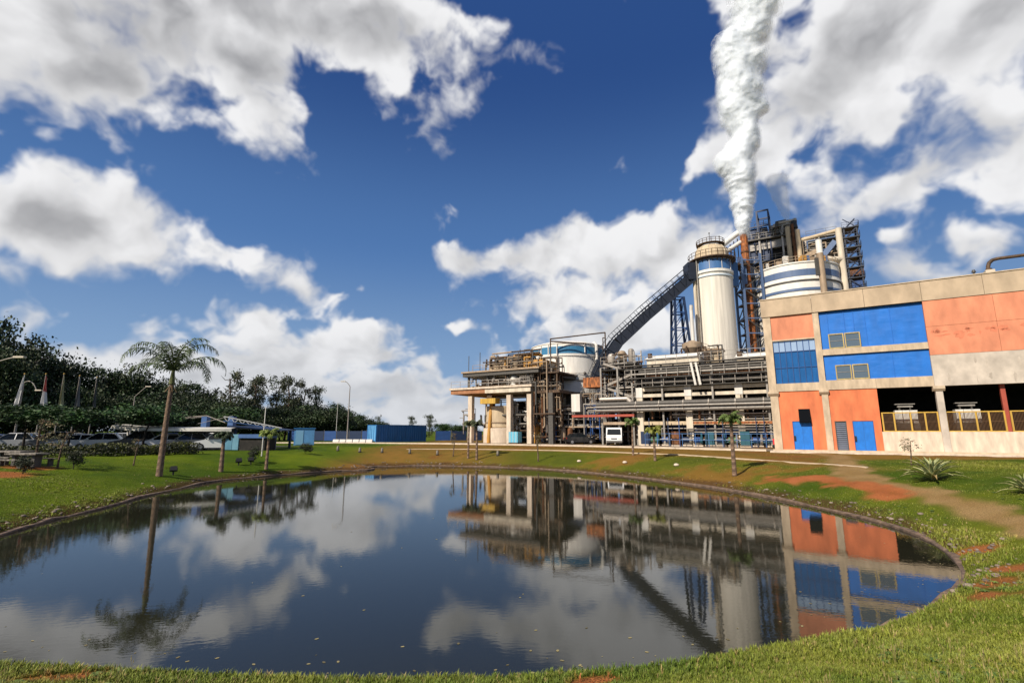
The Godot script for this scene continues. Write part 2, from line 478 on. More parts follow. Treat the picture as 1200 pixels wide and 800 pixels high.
func ground_tint(x: float, z: float, d: float) -> Color:
	var p := Vector2(x, z)
	var a := n_gnd.get_noise_2d(x, z)
	var b := n_det.get_noise_2d(x, z)
	var green := Color(0.085, 0.145, 0.011).lerp(Color(0.20, 0.235, 0.02), clampf(0.5 + a * 1.1 + b * 0.5, 0, 1))
	var lush := Color(0.085, 0.15, 0.008).lerp(Color(0.19, 0.26, 0.014), clampf(0.45 + a * 1.2 + b * 0.4, 0, 1))
	var dry := Color(0.40, 0.215, 0.05).lerp(Color(0.24, 0.165, 0.035), clampf(0.5 + a * 1.6 + b * 0.9, 0, 1))
	var soil := Color(0.56, 0.19, 0.07).lerp(Color(0.42, 0.135, 0.045), clampf(0.5 + b, 0, 1))
	var dust := Color(0.54, 0.345, 0.155).lerp(Color(0.45, 0.27, 0.11), clampf(0.5 + b * 1.4, 0, 1))
	var c := lush.lerp(green, smoothstep(-16.0, -8.0, x))
	# the far bank is dry; the strip nearest the water stays greener towards the right
	var far := smoothstep(-24.0, -30.0, z) * smoothstep(-17.5, -12.5, x) * (1 - smoothstep(18.5, 20.5, x) * smoothstep(-34.0, -31.0, z))
	var strip := smoothstep(6.6, 5.2, d + a * 1.5) * smoothstep(-6.0, 3.0, x) * 0.85
	c = c.lerp(dry, far * (1 - strip) * 0.88)
	c = c.lerp(dust, far * smoothstep(0.35, 0.0, absf(d - 6.8 + a * 0.5)) * 0.85 * smoothstep(-12.0, -8.0, x))
	c = c.lerp(soil, far * smoothstep(0.05, 0.4, a + b * 0.3 + 0.1 * smoothstep(0, -20, x)) * 0.5)
	# bare lip along the water
	c = c.lerp(Color(0.12, 0.065, 0.03), smoothstep(1.0, 0.3, d + b * 0.5) * (0.85 if z < -14 else 0.2))
	# worn track on the right, with orange soil beside it
	var t := line_dist(p, PATH) + b * 0.5 + a * 0.5
	c = c.lerp(dust, smoothstep(0.95, 0.4, t) * 0.9)
	var o := line_dist(p, [Vector2(14.2, -28.2), Vector2(15.6, -26.6), Vector2(16.0, -23.5), Vector2(15.6, -20.8)]) + b * 0.7
	c = c.lerp(soil * 1.15, smoothstep(0.85, 0.4, o))
	for q in [[Vector2(9.9, -10.6), 0.65], [Vector2(8.4, -9.6), 0.55], [Vector2(11.0, -11.3), 0.5], [Vector2(12.0, -13.5), 0.5], [Vector2(-24.6, -24.0), 2.0], [Vector2(-26, -27.4), 1.6], [Vector2(0.9, -6.6), 0.35], [Vector2(-5.6, -6.6), 0.5]]:
		c = c.lerp(soil * 1.05, smoothstep(q[1], q[1] * 0.5, p.distance_to(q[0]) + b * 0.6) * 0.9)
	if d > 19:
		c = c.lerp(lush * 0.8, smoothstep(-12, -20, x))
	return c
func make_ground() -> void:
	var xs := [-2200.0, -1000.0, -500.0, -250.0, -150.0, -100.0, -75.0, -60.0, -50.0]
	var x := -42.0
	while x < 40:
		xs.append(x); x += 0.42 if x < -24 or x > 20 else 0.26
	xs.append_array([44.0, 52.0, 64.0, 80.0, 110.0, 160.0, 300.0, 600.0, 1200.0, 2200.0])
	var zs := [900.0, 300.0, 120.0, 60.0, 40.0, 30.0, 22.0, 14.0, 8.0, 4.0, 1.0]
	var z := -1.0
	while z > -66:
		zs.append(z); z -= 0.16 if z > -14 else 0.26 if z > -30 else 0.4
	zs.append_array([-70.0, -76.0, -84.0, -95.0, -110.0, -140.0, -200.0, -350.0, -700.0, -1400.0, -2600.0])
	var m := Mb.new()
	var nx := xs.size()
	for zz in zs:
		for xx in xs:
			var d := shore_dist(xx, zz)
			m.v.append(Vector3(xx, height_at(xx, zz, d), zz))
			m.c.append(ground_tint(xx, zz, d))
			m.n.append(Vector3.UP)
	for j in zs.size():
		for i in nx:
			var k := j * nx + i
			var dx: Vector3 = m.v[k + (1 if i < nx - 1 else 0)] - m.v[k - (1 if i > 0 else 0)]
			var dz: Vector3 = m.v[k + (nx if j < zs.size() - 1 else 0)] - m.v[k - (nx if j > 0 else 0)]
			m.n[k] = dx.cross(dz).normalized()
			if i < nx - 1 and j < zs.size() - 1:
				m.ix.append_array([k, k + nx, k + nx + 1, k, k + nx + 1, k + 1])
	for k in m.n.size():
		if m.n[k].y < 0: m.n[k] = -m.n[k]
	var gm := mat(Color.WHITE, 0.95, 0, "", Vector3(0.55, 0.55, 0.55), 5.0)
	gm.albedo_texture = noise_tex("turf", 0.06, 5, 0.55, 1.0)
	gm.vertex_color_use_as_albedo = true
	gm.metallic_specular = 0.2
	struct("ground", m, gm, "lawn, dry bank and bare soil round the pond", "ground")
	# water
	var w := Mb.new()
	w.quad(Vector3(-24, WATER, -3), Vector3(18, WATER, -3), Vector3(18, WATER, -53), Vector3(-24, WATER, -53))
	var wm: StandardMaterial3D = M.water
	wm.normal_enabled = true
	wm.uv1_triplanar = true; wm.uv1_scale = Vector3(0.16, 0.16, 0.5)
	wm.normal_texture = noise_tex("ripple", 0.03, 4, 0, 2.0, 512, FastNoiseLite.TYPE_SIMPLEX_SMOOTH, true)
	wm.normal_scale = 0.035
	struct("pond_water", w, wm, "still dark pond mirroring the factory and clouds", "pond")
	# stone lip round the far side of the pond
	var kb := Mb.new()
	var k := shore.size()
	for i in k:
		var a := shore[i]
		var b := shore[(i + 1) % k]
		if a.y > -9.0 and a.x < 9.0 and a.x > -14: continue
		var na := (shore[(i + 1) % k] - shore[(i - 1 + k) % k]).orthogonal().normalized() * -1.0
		var nb := (shore[(i + 2) % k] - a).orthogonal().normalized() * -1.0
		if shore_dist(a.x + na.x, a.y + na.y) < 0: na = -na; nb = -nb
		var pr := [Vector2(-0.04, -0.3), Vector2(-0.03, 0.06), Vector2(0.0, 0.085), Vector2(0.15, 0.095), Vector2(0.17, 0.0)]
		for j in 4:
			var f := func(o: Vector2, nn: Vector2, q: Vector2) -> Vector3: return Vector3(o.x + nn.x * q.x, WATER + q.y, o.y + nn.y * q.x)
			var ja := Vector2(1.0 + 0.5 * n_det.get_noise_2d(a.x * 3, a.y * 3), minf(0.02, 0.12 * n_gnd.get_noise_2d(a.x * 6, a.y * 6) - 0.01))
			var jb := Vector2(1.0 + 0.5 * n_det.get_noise_2d(b.x * 3, b.y * 3), minf(0.02, 0.12 * n_gnd.get_noise_2d(b.x * 6, b.y * 6) - 0.01))
			var p0: Vector2 = pr[j]
			var p1: Vector2 = pr[j + 1]
			var wob := func(q: Vector2, jj: Vector2) -> Vector2: return Vector2(q.x * jj.x, q.y + (jj.y if q.y > 0.01 else 0.0))
			kb.quad(f.call(a, na, wob.call(p0, ja)), f.call(a, na, wob.call(p1, ja)), f.call(b, nb, wob.call(p1, jb)), f.call(b, nb, wob.call(p0, jb)))
	# pale edging strip further up the far bank
	var eb := Mb.new()
	var prev := Vector3.INF
	for i in k:
		var a := shore[i]
		if a.y > -26.0 or a.x < -10.5:
			prev = Vector3.INF
			continue
		var nn := (shore[(i + 1) % k] - shore[(i - 1 + k) % k]).orthogonal().normalized()
		if shore_dist(a.x + nn.x, a.y + nn.y) < 0: nn = -nn
		var q := on_ground(a.x + nn.x * 6.7, a.y + nn.y * 6.7) + Vector3(0, 0.02, 0)
		if prev != Vector3.INF and prev.distance_to(q) > 0.3: eb.bar(prev, q, 0.12, 0.09)
		prev = q
	struct("bank_edging", eb, M.concrete, "thin pale edging line along the dry far bank", "kerb")
	struct("pond_kerb", kb, M.kerb, "brown concrete lip along the far edge of the pond", "kerb")
func make_road() -> void:
	# pale service road along the plant and the narrow footing of the building
	var rm := mat(L(0.44, 0.34, 0.25), 0.9, 0, "heavy", Vector3(0.3, 0.3, 0.3))
	var m := Mb.new()
	var pts := [Vector2(-60, -79.5), Vector2(-24, -78.5), Vector2(-8, -74), Vector2(3, -69), Vector2(12, -63), Vector2(20, -55), Vector2(25.5, -47.5)]
	var wd := [3.0, 3.0, 4.0, 5.0, 5.0, 4.5, 3.0]
	for i in pts.size() - 1:
		var a: Vector2 = pts[i]
		var b: Vector2 = pts[i + 1]
		var na: Vector2 = (b - pts[maxi(i - 1, 0)]).orthogonal().normalized()
		var nb: Vector2 = (pts[mini(i + 2, pts.size() - 1)] - a).orthogonal().normalized()
		var q := func(p: Vector2) -> Vector3: return Vector3(p.x, 0.02, p.y)
		m.quad(q.call(a - na * wd[i]), q.call(b - nb * wd[i + 1]), q.call(b + nb * wd[i + 1]), q.call(a + na * wd[i]))
	struct("service_road", m, rm, "pale dusty service road in front of the plant", "road")
	var kb := Mb.new()
	for i in pts.size() - 1:
		var a: Vector2 = pts[i] - (pts[i + 1] - pts[i]).orthogonal().normalized() * (wd[i] + 0.1)
		var b: Vector2 = pts[i + 1] - (pts[i + 1] - pts[i]).orthogonal().normalized() * (wd[i + 1] + 0.1)
		if (a - Vector2(0, -20)).length() > (pts[i] - Vector2(0, -20)).length():
			a = pts[i] + (pts[i + 1] - pts[i]).orthogonal().normalized() * (wd[i] + 0.1)
			b = pts[i + 1] + (pts[i + 1] - pts[i]).orthogonal().normalized() * (wd[i + 1] + 0.1)
		kb.bar(Vector3(a.x, 0.06, a.y), Vector3(b.x, 0.06, b.y), 0.25, 0.22)
	struct("road_kerb", kb, M.pale_wall, "pale kerb between the road and the dry bank", "kerb")
func make_grass() -> void:
	var rng := RandomNumberGenerator.new()
	rng.seed = 21
	# a tuft of a few bent blades
	var variants := []
	for vv in 3:
		var m := Mb.new()
		for b in 7:
			var an := rng.randf() * TAU
			var e := Vector3(cos(an), 0, sin(an))
			var o := Vector3(rng.randf_range(-0.05, 0.05), 0, rng.randf_range(-0.05, 0.05))
			var h := rng.randf_range(0.55, 1.0)
			var lean := rng.randf_range(0.1, 0.55)
			var wv := Vector3(-e.z, 0, e.x) * 0.036
			var p1 := o + e * lean * 0.35 * h + Vector3(0, h * 0.6, 0)
			var p2 := o + e * lean * h + Vector3(0, h * rng.randf_range(0.75, 1.0), 0)
			m.quad(o - wv, o + wv, p1 + wv * 0.7, p1 - wv * 0.7)
			m.tri(p1 - wv * 0.7, p1 + wv * 0.7, p2)
		variants.append(m.mesh())
	var tf := [[], [], []]
	var co := [[], [], []]
	var tries := 0
	var count := 0
	while count < 230000 and tries < 1100000:
		tries += 1
		# area-weighted by closeness to the front bank
		var r := 4.0 * pow(11.0, rng.randf())
		var an := rng.randf_range(-1.15, 1.15)
		var x := r * sin(an)
		var z := -r * cos(an)
		var d := shore_dist(x, z)
		if d < 0.05 or d > 18: continue
		var a := n_gnd.get_noise_2d(x, z)
		var b := n_det.get_noise_2d(x, z)
		var lushness := 0.75 + a * 0.8 + b * 0.5
		if line_dist(Vector2(x, z), PATH) < 0.9 + b * 0.4: continue
		if rng.randf() > lushness: continue
		var g := ground_tint(x, z, maxf(d, 1.2))
		if g.r > g.g * 1.45 and rng.randf() < 0.93: continue
		var far := clampf(r / 40.0, 0, 1)
		var h := rng.randf_range(0.035, 0.085) * (1.0 + 0.7 * smoothstep(0.1, 0.5, a)) * lerpf(1.0, 0.8, far)
		if d < 1.0 and rng.randf() < 0.2: h *= 1.7
		var w := h * rng.randf_range(0.8, 1.4) * lerpf(0.9, 2.0, far)
		var bs := Basis(Vector3.UP, rng.randf() * TAU) * Basis.from_scale(Vector3(w, h, w))
		var k := rng.randi() % 3
		tf[k].append(Transform3D(bs, Vector3(x, height_at(x, z, d) - 0.01, z)))
		var yel := clampf(rng.randf() * 0.7 + a * 0.7 + b * 0.3, 0, 1)
		var cc := (g * 1.1).lerp(Color(0.27, 0.24, 0.05), yel * 0.5) * rng.randf_range(0.6, 1.25)
		if rng.randf() < 0.05: cc = Color(0.35, 0.27, 0.10)
		cc.a = 1
		co[k].append(cc)
		count += 1
	# broad weeds and seed stalks near the front bank
	var wm := Mb.new()
	for i in 9:
		var an := i * 2.4
		var e := Vector3(cos(an), 0, sin(an))
		var sd := Vector3(-e.z, 0, e.x) * 0.22
		var mid := e * 0.5 + Vector3(0, 0.35 + 0.04 * (i % 3), 0)
		wm.tri(Vector3(0, 0.02, 0), mid + sd, mid - sd); wm.tri(mid - sd, mid + sd, e * 1.05 + Vector3(0, 0.22, 0))
	variants.append(wm.mesh())
	var sm := Mb.new()
	for i in 3:
		var tip := Vector3(0.12 * (i - 1), 1.0 - 0.12 * i, 0.08 * (i % 2))
		sm.cyl(Vector3.ZERO, tip, 0.012, 0.008, 4, false); sm.cyl(tip - Vector3(0, 0.16, 0), tip + Vector3(0, 0.05, 0), 0.03, 0.008, 5, false)
	variants.append(sm.mesh())
	tf.append_array([[], []]); co.append_array([[], []])
	for i in 9000:
		var stalk := i % 5 == 0
		var r := 4.5 * pow(6.0, rng.randf())
		var an := rng.randf_range(-1.0, 1.05)
		var p := Vector2(r * sin(an), -r * cos(an))
		var d := shore_dist(p.x, p.y)
		if d < 0.1 or d > 14 or line_dist(p, PATH) < 1.0: continue
		if n_gnd.get_noise_2d(p.x * 2.0 + 30, p.y * 2.0) < 0.02: continue
		if stalk and p.y < -14: continue
		var sz := rng.randf_range(0.035, 0.09) if not stalk else rng.randf_range(0.1, 0.24)
		tf[4 if stalk else 3].append(Transform3D(Basis(Vector3.UP, rng.randf() * TAU).scaled(Vector3(sz, sz * (rng.randf_range(0.6, 1.1) if not stalk else 1.0), sz)), Vector3(p.x, height_at(p.x, p.y, d), p.y)))
		var wc := Color(0.05, 0.10, 0.012).lerp(Color(0.13, 0.17, 0.03), rng.randf()) if not stalk else Color(0.30, 0.25, 0.09)
		co[4 if stalk else 3].append(wc * rng.randf_range(0.8, 1.2))
	for k in 5:
		var mm := MultiMesh.new()
		mm.transform_format = MultiMesh.TRANSFORM_3D
		mm.use_colors = true
		mm.mesh = variants[k]
		mm.instance_count = tf[k].size()
		for i in tf[k].size():
			mm.set_instance_transform(i, tf[k][i]); mm.set_instance_color(i, co[k][i])
		var o := MultiMeshInstance3D.new()
		o.name = numbered("lawn_grass" if k < 3 else "weeds"); o.multimesh = mm; o.material_override = M.foliage
		add_child(o)
		tag(o, ["short green grass tufts covering the pond banks", "bent grass blades mixed through the pond banks", "coarse grass tufts scattered over the pond banks", "dark broad-leaved weeds among the grass", "dry seed stalks standing up from the near grass"][k], "grass" if k < 3 else "weeds", "grass of the pond banks", "stuff")
	# bits of leaf and scum on the water
	var lm := Mb.new()
	for i in 6:
		var a := Vector3(cos(i * TAU / 6), 0, sin(i * TAU / 6) * 0.6)
		var b := Vector3(cos((i + 1) * TAU / 6), 0, sin((i + 1) * TAU / 6) * 0.6)
		lm.tri(Vector3(0, 0.1, 0), b, a)
	var fm := MultiMesh.new()
	fm.transform_format = MultiMesh.TRANSFORM_3D; fm.use_colors = true; fm.mesh = lm.mesh()
	var ft := []
	while ft.size() < 420:
		var p := Vector2(rng.randf_range(-16, 13), rng.randf_range(-46, -7.5))
		if ft.size() < 260: p = shore[rng.randi() % shore.size()] + Vector2(rng.randfn(), rng.randfn()) * 0.7
		if shore_dist(p.x, p.y) > -0.1: continue
		var sz := rng.randf_range(0.012, 0.04)
		ft.append(Transform3D(Basis(Vector3.UP, rng.randf() * TAU).scaled(Vector3(sz, sz * 0.3, sz)), Vector3(p.x, WATER + 0.004, p.y)))
	fm.instance_count = ft.size()
	for i in ft.size():
		fm.set_instance_transform(i, ft[i])
		fm.set_instance_color(i, Color(0.24, 0.2, 0.09) * rng.randf_range(0.4, 1.5))
	var fo := MultiMeshInstance3D.new()
	fo.name = "floating_leaves"; fo.multimesh = fm; fo.material_override = M.foliage
	add_child(fo)
	tag(fo, "small leaf bits floating on the dark pond", "leaves", "", "stuff")

# ---------------------------------------------------------------- the orange and blue building on the right
const HALL := Vector3(23.26, 0, -44.33)
const HALL_TURN := -0.5455
func each(parent: Node3D, called: String, m: Material, rects: Array, z0: float, z1: float) -> void:
	for r in rects:
		var b := Mb.new()
		b.bx(r[0], r[1], r[2], r[3], z0, z1)
		part(called, b, m, parent)
func make_hall() -> void:
	var t := thing("factory_hall", "orange and blue concrete factory hall with pale parapet right of the pond", "building", HALL, HALL_TURN)
	var end := 30.0
	# shell: roof, back, side walls, floors
	var b := Mb.new()
	b.bx(-0.1, end, 13.2, 13.4, -16, -0.3); part("roof", b, M.grey, t)
	b = Mb.new(); b.bx(-0.1, end, 0, 13.2, -16.3, -16); b.bx(-0.1, 0.1, 0, 13.2, -16, -0.35); b.bx(end - 0.2, end, 0, 13.2, -16, -0.35)
	part("outer_wall", b, M.pale_concrete, t)
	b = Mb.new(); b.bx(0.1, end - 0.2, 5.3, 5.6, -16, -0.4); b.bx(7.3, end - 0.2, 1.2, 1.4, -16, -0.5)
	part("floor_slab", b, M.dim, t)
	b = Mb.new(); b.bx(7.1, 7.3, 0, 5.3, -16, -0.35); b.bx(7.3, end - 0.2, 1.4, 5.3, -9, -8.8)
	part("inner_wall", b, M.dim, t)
	# concrete frame
	for u in [[-0.22, 0.4, 0.32], [3.68, 4.15, 0.3]]:
		b = Mb.new(); b.bx(u[0], u[1], 5.24, 12.0, -0.3, 0.12); part("column", b, M.concrete, t)
		b = Mb.new(); b.bx(u[0] + 0.06, u[1] + 0.06, 0.24, 4.85, -0.3, 0.1); part("column", b, M.concrete, t)
		b = Mb.new(); b.prism([Vector2(-0.3, 4.85), Vector2(0.12, 4.85), Vector2(0.3, 5.06), Vector2(0.3, 5.237), Vector2(-0.3, 5.237)], Vector3(u[0] - 0.1, 0, 0), Vector3(0, 0, 1), Vector3.UP, Vector3(u[1] - u[0] + 0.24, 0, 0)); part("corbel", b, M.concrete, t)
	for u in [11.26, 18.8, 26.3]:
		b = Mb.new(); b.bx(u, u + 0.43, 0.24, 4.85, -0.3, 0.16); part("column", b, M.pale_concrete, t)
		b = Mb.new(); b.prism([Vector2(-0.3, 4.85), Vector2(0.2, 4.85), Vector2(0.34, 5.02), Vector2(0.34, 5.237), Vector2(-0.3, 5.237)], Vector3(u - 0.14, 0, 0), Vector3(0, 0, 1), Vector3.UP, Vector3(0.71, 0, 0)); part("corbel", b, M.concrete, t)
	# parapet panels, one beside the other
	var pu := [-0.3, 3.72, 7.5, 11.27, 15.0, 18.8, 22.5, 26.3, end]
	for i in pu.size() - 1:
		b = Mb.new(); b.bx(pu[i] + 0.012, pu[i + 1] - 0.012, 12.03, 13.62, -0.25, 0.2); part("parapet_panel", b, M.parapet, t)
	b = Mb.new(); b.bx(-0.32, end, 13.622, 13.7, -0.3, 0.26); part("coping", b, M.concrete, t)
	# beams
	each(t, "beam", M.concrete, [[0.402, 3.678, 5.242, 5.93], [4.152, 7.6, 5.242, 6.04], [7.61, 11.26, 5.242, 6.04], [4.152, 11.26, 8.2, 8.72], [0.402, 3.678, 9.75, 9.86]], -0.3, 0.08)
	# cladding of the first bay and the upper right
	each(t, "wall_panel", M.orange_panel, [[0.402, 3.678, 9.862, 12.0]], -0.25, 0.02)
	each(t, "wall_panel", M.orange_panel, [[11.27, 15.4, 9.93, 12.02], [15.42, 22.5, 9.93, 12.02], [22.52, end, 9.93, 12.02], [11.27, 15.4, 7.66, 9.91], [15.42, 22.5, 7.66, 9.91], [22.52, end, 7.66, 9.91]], -0.25, 0.14)
	each(t, "wall_panel", M.pale_concrete, [[11.27, 16.9, 5.242, 7.645], [16.92, 22.5, 5.242, 7.645], [22.52, end, 5.242, 7.645]], -0.25, 0.12)
	# darker flaking patches on the weathered panels
	var pr := RandomNumberGenerator.new()
	pr.seed = 40
	var flake := mat(L(0.68, 0.22, 0.12), 0.85, 0, "soft")
	var flake2 := mat(L(0.55, 0.475, 0.40), 0.85, 0, "stain")
	for i in 34:
		var up := i < 22
		var cx := pr.randf_range(11.6, 19.5)
		var cy := pr.randf_range(9.0, 9.55) if up else pr.randf_range(5.5, 7.3)
		if up and i < 6: cx = pr.randf_range(11.5, 12.6)
		var poly := []
		var rx := pr.randf_range(0.08, 0.4)
		var ry := pr.randf_range(0.05, 0.26) if up else pr.randf_range(0.2, 0.5)
		if not up: rx *= 0.3
		for k in 11: poly.append(Vector2(cos(TAU * k / 11) * rx, sin(TAU * k / 11) * ry) * pr.randf_range(0.55, 1.15))
		b = Mb.new(); b.prism(poly, Vector3(cx, cy, 0.1 if not up else 0.12), Vector3.RIGHT, Vector3.UP, Vector3(0, 0, 0.0235))
		part("flaking_patch", b, flake if up else flake2, t)
	# tall window of the first bay: a row of pale panes over blue sheets
	var rng := RandomNumberGenerator.new()
	rng.seed = 4
	var w := Mb.new()
	for i in 8: w.bx(0.402 + i * 0.465, 0.452 + i * 0.465, 5.93, 9.75, -0.12, -0.02)
	w.bx(0.402, 3.678, 8.72, 8.78, -0.13, -0.025); w.bx(0.402, 3.678, 7.3, 7.34, -0.13, -0.03)
	var win := part("window", w, M.blue_steel, t)
	for i in 7:
		b = Mb.new(); b.box(Vector3(0.66 + i * 0.465, 9.26, -0.09), Vector3(0.415, 0.95, 0.012), Basis(Vector3.RIGHT, rng.randf_range(-0.12, 0.02))); part("pane", b, M.glass_light, win)
		for j in 2:
			b = Mb.new(); b.bx(0.454 + i * 0.465, 0.865 + i * 0.465, [5.94, 7.345][j], [7.295, 8.715][j], -0.1, -0.085); part("pane", b, M.blue_pane, win)
	# blue sheet cladding, a little buckled, with paired windows
	for q in [[4.155, 11.26, 8.722, 11.98, 0], [4.155, 11.26, 6.045, 8.198, 1]]:
		b = Mb.new()
		var nx := 72
		var ny := 16
		for j in ny:
			for i in nx:
				var pt := func(ii: int, jj: int) -> Vector3:
					var u: float = lerpf(q[0], q[1], ii / float(nx))
					var y: float = lerpf(q[2], q[3], jj / float(ny))
					var edge: float = smoothstep(0, 0.15, ii / float(nx)) * smoothstep(1, 0.9, ii / float(nx))
					return Vector3(u, y, -0.1 + (n_gnd.get_noise_2d(u * 7, y * 16 + q[4] * 90) * 0.016 + n_gnd.get_noise_2d(u * 22 + 50, y * 9) * 0.002) * edge)
				b.quad(pt.call(i, j), pt.call(i + 1, j), pt.call(i + 1, j + 1), pt.call(i, j + 1))
		part("blue_sheet", b, M.blue_sheet, t)
		for u in [4.75, 5.95, 6.6, 7.4, 9.1] if q[4] == 0 else [5.6, 8.9]:
			b = Mb.new(); b.bx(u, u + 0.03, q[2] + 0.01, q[3] - 0.01, -0.09, -0.05); part("sheet_seam", b, M.blue_sheet, t)
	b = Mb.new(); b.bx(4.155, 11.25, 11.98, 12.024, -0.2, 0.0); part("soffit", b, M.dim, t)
	for q in [[4.70, 8.735, 2.25, 1.27], [4.95, 6.06, 2.3, 1.24]]:
		for k in 2:
			var x0: float = q[0] + k * (q[2] / 2 + 0.03)
			var x1: float = x0 + q[2] / 2 - 0.03
			b = Mb.new()
			var y0: float = q[1]
			var y1: float = q[1] + q[3]
			b.bx(x0, x1, y0, y0 + 0.08, -0.03, 0.06); b.bx(x0, x1, y1 - 0.08, y1, -0.03, 0.06)
			b.bx(x0, x0 + 0.08, y0 + 0.08, y1 - 0.08, -0.03, 0.06); b.bx(x1 - 0.08, x1, y0 + 0.08, y1 - 0.08, -0.03, 0.06)
			var wn := part("window", b, M.yellow_frame, t)
			b = Mb.new(); b.bx(x0 + 0.08, x1 - 0.08, y0 + 0.08, y1 - 0.08, -0.02, 0.0); part("pane", b, M.window_pane, wn)
			b = Mb.new(); b.bx(x0 + 0.08, x1 - 0.08, y0 + q[3] * 0.5, y0 + q[3] * 0.5 + 0.03, 0.003, 0.03); part("sash_bar", b, M.grey, wn)
	# ground floor: orange walls round doors, a vent and a louvred door
	var pier := [[0.462, 1.35, 0.24, 5.24], [1.35, 2.8, 2.64, 5.24], [2.8, 3.738, 0.24, 5.24], [4.212, 4.45, 0.24, 5.24], [4.45, 5.28, 2.62, 5.24], [5.28, 5.69, 0.24, 5.24], [5.69, 7.1, 2.62, 5.24], [7.1, 7.6, 0.24, 5.24]]
	b = Mb.new()
	for r in pier: b.bx(r[0], r[1], r[2], r[3], -0.25, 0.0)
	part("lower_wall", b, M.orange, t)
	for r in [[1.35, 2.8], [5.69, 7.1]]:
		b = Mb.new(); b.bx(r[0] + 0.04, r[1] - 0.04, 0.12, 2.6, -0.12, -0.05)
		var dr := part("door", b, M.blue_door, t)
		b = Mb.new(); b.bx(r[0], r[0] + 0.04, 0.12, 2.64, -0.13, -0.02); b.bx(r[1] - 0.04, r[1], 0.12, 2.64, -0.13, -0.02); b.bx(r[0] + 0.04, r[1] - 0.04, 2.6, 2.64, -0.13, -0.02)
		part("frame", b, M.blue_steel, dr)
		b = Mb.new(); b.bx((r[0] + r[1]) / 2 - 0.006, (r[0] + r[1]) / 2 + 0.006, 0.14, 2.58, -0.055, -0.046); part("groove", b, M.blue_steel, dr)
		b = Mb.new(); b.bx(r[0] + 0.03, r[0] + 0.16, 1.0, 1.4, -0.05, 0.06); part("handle", b, M.black, dr)
	b = Mb.new(); b.bx(4.45, 4.52, 0.12, 2.62, -0.14, -0.02); b.bx(5.21, 5.28, 0.12, 2.62, -0.14, -0.02); b.bx(4.52, 5.21, 2.54, 2.62, -0.14, -0.02); b.bx(4.52, 5.21, 0.12, 2.54, -0.2, -0.16)
	var lv := part("louvred_door", b, M.grey_dark, t)
	for i in 15:
		b = Mb.new(); b.box(Vector3(4.865, 0.22 + i * 0.158, -0.09), Vector3(0.68, 0.15, 0.02), Basis(Vector3.RIGHT, -0.6)); part("slat", b, M.louvre, lv)
	var hood_mat := mat(L(0.006, 0.007, 0.009), 0.9)
	hood_mat.metallic_specular = 0.1
	# dark hood over the first door
	b = Mb.new(); b.prism([Vector2(0.0, 2.5), Vector2(0.34, 2.5), Vector2(0.34, 2.62), Vector2(0.06, 3.68), Vector2(0.0, 3.68)], Vector3(1.9, 0, 0), Vector3(0, 0, 1), Vector3.UP, Vector3(0.86, 0, 0))
	part("vent_hood", b, hood_mat, t)
	# low wall, opening with yellow guard rail, red post
	each(t, "low_wall", M.pale_wall, [[7.6, 11.258, 0.24, 1.75], [11.692, 18.798, 0.24, 1.75], [19.232, 26.298, 0.24, 1.75], [26.732, end, 0.24, 1.75]], -0.25, 0.04)
	b = Mb.new(); b.bx(15.05, 15.32, 1.4, 5.24, -0.6, -0.3); part("red_post", b, M.red_steel, t)
	b = Mb.new(); b.bx(22.3, 22.57, 1.4, 5.24, -0.6, -0.3); part("red_post", b, M.red_steel, t)
	var rails := [[7.75, 8.5, 9.55, 10.45, 11.22], [11.72, 12.5, 13.43, 14.15, 15.0], [15.36, 16.2, 17.1, 18.0, 18.75], [19.3, 20.3, 21.3, 22.2]]
	for r in rails:
		b = Mb.new()
		for i in r.size():
			b.bx(r[i] - 0.05, r[i] + 0.05, 1.76, 3.2, -0.2, -0.12)
		b.bx(r[0] - 0.05, r[-1] + 0.05, 3.2, 3.28, -0.21, -0.11); b.bx(r[0] - 0.05, r[-1] + 0.05, 1.752, 1.83, -0.215, -0.105)
		var rl := part("guard_rail", b, M.yellow, t)
		for i in r.size() - 1:
			b = Mb.new()
			var u: float = r[i] + 0.06
			while u < r[i + 1] - 0.08:
				b.bx(u, u + 0.035, 1.84, 3.19, -0.17, -0.15); u += 0.075
			b.bx(r[i] + 0.05, r[i + 1] - 0.05, 2.5, 2.54, -0.175, -0.145)
			part("infill_panel", b, M.brown_mesh, rl)
	# plinth
	b = Mb.new(); b.bx(-0.5, end, -0.2, 0.12, -0.25, 1.0); part("plinth", b, M.pale_wall, t)
	b = Mb.new(); b.bx(-0.3, end, 0.12, 0.238, -0.25, 0.2); part("footing", b, M.concrete, t)
	# machines in the open bays, as things of their own
	var bs := Basis(Vector3.UP, HALL_TURN)
	var spots := [[9.4, "left"], [13.15, "right"]]
	for s in spots:
		var g := thing("generator_set", "pale machine box behind the yellow rail %s of the concrete column" % s[1], "machine", HALL + bs * Vector3(s[0], 1.4, -1.3), HALL_TURN, "machines in the open bays")
		for i in 3:
			b = Mb.new(); b.bx(-0.72 + i * 0.49, -0.26 + i * 0.49, 1.05, 2.05, -0.5, 0.45); part("cabinet", b, M.white, g)
		b = Mb.new(); b.bx(-0.8, 0.8, 0, 1.05, -0.5, 0.45); part("base", b, M.grey_dark, g)
		b = Mb.new(); b.bx(-0.5, 0.5, 2.3, 2.42, -0.4, 0.3); b.bx(-0.65, 0.65, 2.52, 2.58, -0.4, 0.3); b.bx(-0.4, -0.3, 2.05, 2.52, -0.1, 0); b.bx(0.3, 0.4, 2.05, 2.52, -0.1, 0); part("cooling_hood", b, M.grey, g)
	# gooseneck duct and a small post on the roof
	var dk := thing("roof_duct", "grey gooseneck pipe bending right on the hall roof edge", "pipe", HALL + bs * Vector3(15.72, 13.4, -0.9), HALL_TURN)
